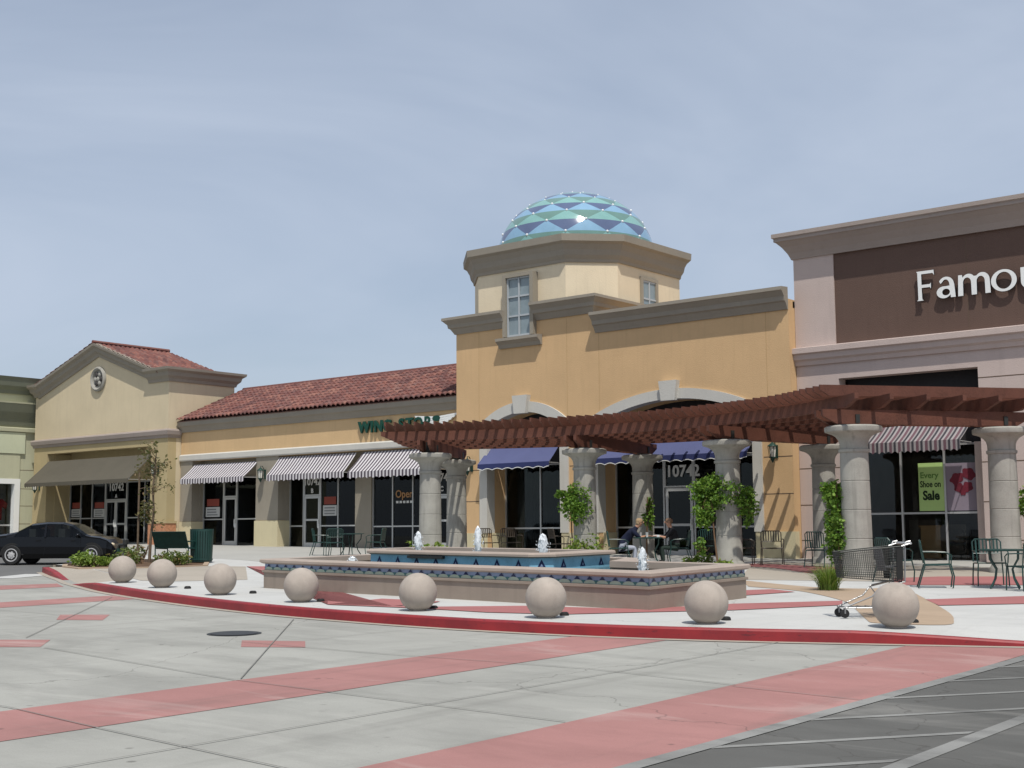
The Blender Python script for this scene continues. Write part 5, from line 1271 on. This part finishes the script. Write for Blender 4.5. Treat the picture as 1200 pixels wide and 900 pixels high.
# ------------------------------------------------------------------ people
def person(label, loc, rz, shirt, pants, hairm, lean, long_hair):
    root = thing('person', label, 'person', loc, rz)
    # facing +x, seat height .45
    J = {'pelvis': (0, 0, .50), 'belly': (.05 + lean * .3, 0, .68), 'chest': (.10 + lean, 0, .93), 'neck': (.13 + lean * 1.35, 0, 1.10), 'skull': (.16 + lean * 1.6, 0, 1.20), 'crown': (.17 + lean * 1.6, 0, 1.31)}
    R = {'pelvis': .135, 'belly': .135, 'chest': .15, 'neck': .055, 'skull': .088, 'crown': .075}
    E = [('pelvis', 'belly', 0), ('belly', 'chest', 0), ('chest', 'neck', 0), ('neck', 'skull', 2), ('skull', 'crown', 2)]
    for n_, s_ in (('l', 1), ('r', -1)):
        J.update({'sh' + n_: (.10 + lean, s_ * .19, 1.01), 'el' + n_: (.30 + lean, s_ * .23, .79), 'wr' + n_: (.50 + lean * .9, s_ * .11, .83), 'ha' + n_: (.575 + lean * .9, s_ * .085, .835),
                  'hp' + n_: (.04, s_ * .10, .48), 'kn' + n_: (.46, s_ * .13, .50), 'an' + n_: (.42, s_ * .13, .10), 'to' + n_: (.58, s_ * .14, .05)})
        R.update({'sh' + n_: .07, 'el' + n_: .046, 'wr' + n_: .03, 'ha' + n_: .034, 'hp' + n_: .10, 'kn' + n_: .066, 'an' + n_: .045, 'to' + n_: .038})
        E += [('chest', 'sh' + n_, 0), ('sh' + n_, 'el' + n_, 0), ('el' + n_, 'wr' + n_, 2), ('wr' + n_, 'ha' + n_, 2), ('pelvis', 'hp' + n_, 1), ('hp' + n_, 'kn' + n_, 1), ('kn' + n_, 'an' + n_, 1), ('an' + n_, 'to' + n_, 3)]
        hx, hy, hz = J['ha' + n_]
        for k in range(5):
            dy = (-.03 + .017 * k) if k < 4 else (.042 * -s_); L = (.055, .07, .066, .05, .04)[k]
            a = (hx + (.02 if k < 4 else -.01), hy + dy * (1 if k < 4 else 1), hz + .002); c_ = (a[0] + L * .6, a[1] + dy * .1, a[2] + .006); d = (a[0] + L, a[1] + dy * .1, a[2] - .016)
            for q, (nm, p_) in enumerate((('a', a), ('b', c_), ('c', d))): J['f%s%d%s' % (n_, k, nm)] = p_; R['f%s%d%s' % (n_, k, nm)] = .0095 - .001 * q
            E += [('ha' + n_, 'f%s%da' % (n_, k), 2), ('f%s%da' % (n_, k), 'f%s%db' % (n_, k), 2), ('f%s%db' % (n_, k), 'f%s%dc' % (n_, k), 2)]
    names = list(J); ix = {n_: i for i, n_ in enumerate(names)}
    me = bpy.data.meshes.new('sk'); me.from_pydata([J[n_] for n_ in names], [(ix[a], ix[b_]) for a, b_, _ in E], []); me.update()
    o = bpy.data.objects.new('sk', me); COL.objects.link(o)
    o.modifiers.new('s', 'SKIN'); 
    if not me.skin_vertices: 
        bpy.context.view_layer.objects.active = o
    sv = me.skin_vertices[0].data
    for n_, i in ix.items(): sv[i].radius = (R[n_], R[n_]); sv[i].use_root = (n_ == 'pelvis')
    sm = o.modifiers.new('u', 'SUBSURF'); sm.levels = 2; sm.render_levels = 2
    dg = bpy.context.evaluated_depsgraph_get(); dg.update()
    nm = bpy.data.meshes.new_from_object(o.evaluated_get(dg)); bpy.data.objects.remove(o)
    nm.name = 'body'; nm.materials.clear()
    for k in (shirt, pants, 'skin', 'shoe'): nm.materials.append(M[k])
    segs = [(Vector(J[a]), Vector(J[b_]), lab) for a, b_, lab in E]
    for p_ in nm.polygons:
        best = None
        for a, b_, lab in segs:
            ab = b_ - a; t = max(0, min(1, (p_.center - a).dot(ab) / max(1e-9, ab.length_squared))); d = (p_.center - a - ab * t).length
            if best is None or d < best[0]: best = (d, lab)
        p_.material_index = best[1]; p_.use_smooth = True
    bo = bpy.data.objects.new('body', nm); COL.objects.link(bo); bo.parent = root
    hx, hz = J['skull'][0], J['skull'][2] + .055
    f = MB()
    f.ball((hx + .095, 0, hz - .01), .022, 8, 6, (1.1, .8, 1.3))
    for s_ in (-1, 1): f.ball((hx - .005, s_ * .088, hz - .005), .024, 8, 6, (.7, .5, 1.2)); f.ball((hx + .082, s_ * .033, hz + .015), .012, 6, 5, mi=1)
    f.box(hx + .080, hx + .092, -.024, .024, hz - .058, hz - .05, 1)
    obj('face', f, ['skin', 'shoe'], root, True)
    root.scale = (1.0, 1.12, .92)
    h = MB(); h.ball((hx - .018, 0, hz + .028), .104, 16, 10, (1., .92, .92))
    if long_hair: h.ball((hx - .05, 0, hz - .03), .088, 12, 8, (.8, 1., 1.1))
    obj('hair', h, hairm, root, True)
    return root
person('person in a navy shirt and pale trousers leaning over the green table', gp(-20.98, 30.05, .0), RA - .02, 'navy', 'greypants', 'hairblond', .27, True)
person('person in black with cropped hair facing left at the green table', gp(-19.62, 30.95, .0), RA + PI, 'blackcloth', 'darkpants', 'hairshort', .06, False)

# ------------------------------------------------------------------ planting
def shrub(name, label, cat, x, y, rx, ry, h, n, size, m, grp=None, stems=6):
    t = thing(name, label, cat, gp(x, y, .01), 0, grp)
    f = MB()
    k = max(3, int(n / 90))
    for i in range(k):
        cx, cy = random.uniform(-.75, .75) * rx, random.uniform(-.75, .75) * ry; hh = h * random.uniform(.55, 1.0); r = min(rx, ry) * random.uniform(.35, .6)
        f.leaves(rnd_in((cx, cy, hh * .55), (r, r, hh * .5), n // k, .3), size)
    obj('foliage', f, m, t, True)
    s = MB()
    for i in range(stems):
        a = random.uniform(0, 2 * PI); s.tube([(.1 * math.cos(a) * rx, .1 * math.sin(a) * ry, 0), (.6 * math.cos(a) * rx, .6 * math.sin(a) * ry, h * .7)], [.012, .005], 5)
    obj('stem', s, 'vinestem', t, True); return t
shrub('low_shrub', 'bright green low shrub beside the red kerb tip', 'shrub', -32.7, 21.2, .75, .55, .42, 900, .10, 'limeleaf', 'low shrubs in the planting bed')
shrub('low_shrub', 'wispy olive shrub between the car bumper and the leftmost stone ball', 'shrub', -33.0, 22.3, .4, .4, .45, 130, .10, 'shrubleaf', 'low shrubs in the planting bed')
shrub('low_shrub', 'sparse olive shrub by the black standpipe', 'shrub', -34.6, 24.0, .45, .4, .7, 200, .10, 'shrubleaf', 'low shrubs in the planting bed')
shrub('low_shrub', 'olive shrub at the foot of the young tree', 'shrub', -33.1, 23.0, .45, .45, .45, 300, .10, 'shrubleaf', 'low shrubs in the planting bed')
shrub('low_shrub', 'dense olive shrub in front of the slatted bench', 'shrub', -31.6, 22.9, .75, .5, .45, 800, .10, 'shrubleaf', 'low shrubs in the planting bed')
shrub('column_shrub', 'bright green shrub above the fountain rim at the leftmost column pair', 'shrub', -26.4, 27.9, .62, .5, .72, 700, .12, 'limeleaf', 'shrubs at the column feet')
shrub('column_shrub', 'green shrub at the foot of the second column pair', 'shrub', -22.0, 29.6, .55, .5, .85, 650, .12, 'limeleaf', 'shrubs at the column feet')
shrub('column_shrub', 'thin green shrub under the person in black', 'shrub', -18.6, 30.3, .8, .3, .32, 300, .10, 'limeleaf', 'shrubs at the column feet')
shrub('column_shrub', 'small green shrub at the foot of the big vine column', 'shrub', -17.3, 29.5, .35, .3, .32, 220, .10, 'limeleaf', 'shrubs at the column feet')
def vine(label, stempts, clumps, size=.078):
    x, y, z = stempts[0]
    t = thing('climbing_vine', label, 'vine', (x, y, z), 0, 'vines climbing the pergola columns')
    s = MB(); s.tube(stempts, [.028] + [.02] * (len(stempts) - 1), 6)
    f = MB()
    for c_, r, n in clumps:
        for k in range(max(1, n // 22)):
            q = rnd_in(c_, (r[0] * .8, r[1] * .8, r[2] * .8), 1, 0)[0]; rr = tuple(v * random.uniform(.25, .5) for v in r)
            f.leaves(rnd_in(q, rr, 66, .15), size, .75, droop=.7)
        for k in range(6):
            q = rnd_in(c_, r, 1, .8)[0]; s.tube([c_, tuple((a + b_) / 2 + random.uniform(-.1, .1) for a, b_ in zip(c_, q)), q], [.01, .008, .004], 4)
    obj('foliage', f, 'vine', t); obj('stem', s, 'vinestem', t)
def cpt(R, d, dx, dy, z):
    x, y, _ = pol(R, d); return (x + dx, y + dy, z)
px, py, _ = pol(12.7, -8); zb = zg(px, py)
vine('leafy vine on the second column of the pergola front', [(px - .15, py - .36, zb), (px - .2, py - .38, 1.6), (px - .2, py - .40, 2.5)], [((px - .02, py - .38, 2.35), (.55, .30, .56), 640), ((px - .45, py - .45, 2.62), (.32, .22, .2), 120)])
px, py, _ = pol(12.7, 14); zb = zg(px, py)
vine('large bushy vine wrapping the third column of the pergola front', [(px - .1, py - .42, zb), (px - .2, py - .42, 1.5), (px - .25, py - .42, 2.4)], [((px - .10, py - .40, 2.62), (.72, .38, .48), 900), ((px - .42, py - .62, 2.1), (.30, .28, .5), 300), ((px + .55, py - .0, 2.2), (.28, .3, .62), 320), ((px - .45, py - .6, 1.15), (.22, .2, .30), 80)])
px, py, _ = pol(16.5, -8)
vine('thin vine beside the doorway column behind the two people', [(px + .3, py - .3, zg(px, py)), (px + .38, py - .32, 2.6)], [((px + .40, py - .30, 2.05), (.22, .2, .75), 160)])
px, py, _ = pol(12.7, 37); zb = zg(px, py)
vine('tall narrow vine on the shaded side of the nearest column', [(px - .3, py - .25, zb), (px - .36, py - .2, 1.5), (px - .36, py - .2, 2.6)], [((px - .42, py - .12, 2.30), (.36, .32, .45), 520), ((px - .36, py - .16, 1.55), (.32, .30, .80), 640)])
px, py, _ = pol(16.5, 37); zb = zg(px, py)
vine('vine at the right edge behind the last column', [(px + .35, py + .25, zb), (px + .45, py + .3, 2.5)], [((px + .52, py + .3, 2.25), (.35, .35, .55), 420), ((px + .52, py + .3, 1.2), (.35, .35, .5), 260)])
gt = thing('grass_clump', 'clump of strappy green grass at the nose of the shopping cart', 'plant', gp(-11.25, 22.95, .008))
f = MB()
for k in range(420):
    a = random.uniform(0, 2 * PI); r0 = random.uniform(0, .2); L = random.uniform(.3, .62); out = random.uniform(.08, .42); w_ = .009
    c_, s_ = math.cos(a), math.sin(a); u = (random.random(), random.random()); P = []
    for i in range(5):
        q = i / 4; rr = r0 + out * q ** 1.7; z = L * (q - .35 * q ** 3 * (out / .4)); ww = w_ * (1 - .8 * q)
        P += [(c_ * rr - s_ * ww, s_ * rr + c_ * ww, z), (c_ * rr + s_ * ww, s_ * rr - c_ * ww, z)]
    f.add(P, [(2 * i, 2 * i + 1, 2 * i + 3, 2 * i + 2) for i in range(4)], uv=[[u] * 4] * 4)
obj('blades', f, 'grassblade', gt, True)
# young tree with its stake
tr = thing('young_tree', 'thin young tree with sparse bronze leaves in front of the brick base', 'tree', gp(-33.6, 23.6, .01))
s = MB(); TP = [(0, 0, 0), (.02, .01, .7), (.10, .05, 1.5), (.06, .02, 2.2), (.12, .04, 2.9), (.18, .05, 3.45)]; s.tube(TP, [.05, .042, .035, .028, .018, .008], 7)
br = s; f = MB()
for k in range(22):
    z = random.uniform(.9, 3.3); bx_ = .02 + .05 * z; a = random.uniform(0, 2 * PI); L = random.uniform(.18, .50) * (1.1 - abs(z - 2.2) * .25)
    e = (bx_ + L * math.cos(a), .03 + L * math.sin(a), z + L * random.uniform(.3, .9)); mid = ((bx_ + e[0]) / 2, (.03 + e[1]) / 2, (z + e[2]) / 2 + .04)
    br.tube([(bx_, .03, z), mid, e], [.012, .009, .004], 5)
    f.leaves(rnd_in(mid, (.2, .2, .2), 7, 0) + rnd_in(e, (.22, .22, .24), 14, 0), .115, .5)
f.leaves(rnd_in((-.2, -.08, 1.5), (.22, .22, .42), 120, 0), .115, .5)
obj('trunk', br, 'trunk', tr, True); obj('crown', f, 'youngleaf', tr, True)
sk = MB(); sk.tube([(0, 0, 0), (0, 0, 2.7)], .03, 8); sk.tube([(0, 0, 2.2), (.2, .12, 2.25)], .01, 5)
o = tag(obj('tree_stake', sk, 'trunk'), 'plain wooden stake beside the young tree', 'stake'); o.location = gp(-33.85, 23.35, .01)

# ------------------------------------------------------------------ sun, sky, camera
EL, AZ = math.radians(62), math.radians(47)        # sun from the right and behind the camera
sd = Vector((math.cos(EL) * math.sin(AZ), -math.cos(EL) * math.cos(AZ), math.sin(EL)))
sun = bpy.data.lights.new('sun', 'SUN'); sun.energy = 3.8; sun.angle = math.radians(.55); sun.color = (1, .955, .88)
so = bpy.data.objects.new('sun', sun); COL.objects.link(so); so.rotation_euler = sd.to_track_quat('Z', 'Y').to_euler(); so.location = sd * 60
wd = bpy.data.worlds.new('World'); S.world = wd; wd.use_nodes = True
nt = wd.node_tree; bg = nt.nodes['Background']
sky = nt.nodes.new('ShaderNodeTexSky'); sky.sky_type = 'NISHITA'; sky.sun_disc = False; sky.sun_elevation = EL; sky.sun_rotation = math.atan2(sd.x, sd.y)
sky.air_density = 1.0; sky.dust_density = 1.6; sky.ozone_density = 1.2; sky.altitude = 20
tc = nt.nodes.new('ShaderNodeTexCoord'); mp = nt.nodes.new('ShaderNodeMapping'); mp.inputs['Scale'].default_value = (1.1, 1.1, 3.4); mp.inputs['Rotation'].default_value = (.25, .1, .4)
nt.links.new(tc.outputs['Generated'], mp.inputs['Vector'])
nz = nt.nodes.new('ShaderNodeTexNoise'); nz.inputs['Scale'].default_value = 1.7; nz.inputs['Detail'].default_value = 5; nz.inputs['Roughness'].default_value = .55; nz.inputs['Distortion'].default_value = .5
nt.links.new(mp.outputs[0], nz.inputs['Vector'])
mr = nt.nodes.new('ShaderNodeMapRange'); mr.inputs['From Min'].default_value = .32; mr.inputs['From Max'].default_value = .75; mr.inputs['To Min'].default_value = .44; mr.inputs['To Max'].default_value = .90
nt.links.new(nz.outputs['Fac'], mr.inputs['Value'])
mx = nt.nodes.new('ShaderNodeMix'); mx.data_type = 'RGBA'; mx.inputs[7].default_value = (5.7, 6.45, 7.75, 1)
nt.links.new(mr.outputs[0], mx.inputs[0]); nt.links.new(sky.outputs[0], mx.inputs[6]); nt.links.new(mx.outputs[2], bg.inputs['Color'])
bg.inputs['Strength'].default_value = .1

f_, pi_, ro, ya = 1533.6, math.radians(6.393), math.radians(-.386), math.radians(-39.507)
fw = Vector((math.sin(ya) * math.cos(pi_), math.cos(ya) * math.cos(pi_), math.sin(pi_))); rr = Vector((math.cos(ya), -math.sin(ya), 0)); uu = rr.cross(fw)
R_c = rr * math.cos(ro) + uu * math.sin(ro); U_c = uu * math.cos(ro) - rr * math.sin(ro)
cam = bpy.data.cameras.new('camera'); cam.sensor_width = 36; cam.lens = 36 * f_ / 1200; cam.clip_end = 2000
co = bpy.data.objects.new('camera', cam); COL.objects.link(co)
mw = Matrix((R_c, U_c, -fw)).transposed().to_4x4(); mw.translation = (0, 0, 1.6); co.matrix_world = mw
S.camera = co
S.view_settings.view_transform = 'Standard'; S.view_settings.look = 'None'; S.view_settings.exposure = 0; S.view_settings.gamma = 1
S.view_settings.use_curve_mapping = False
S.cycles.max_bounces = 8; S.cycles.transparent_max_bounces = 12; S.cycles.use_denoising = True
bpy.context.view_layer.update()
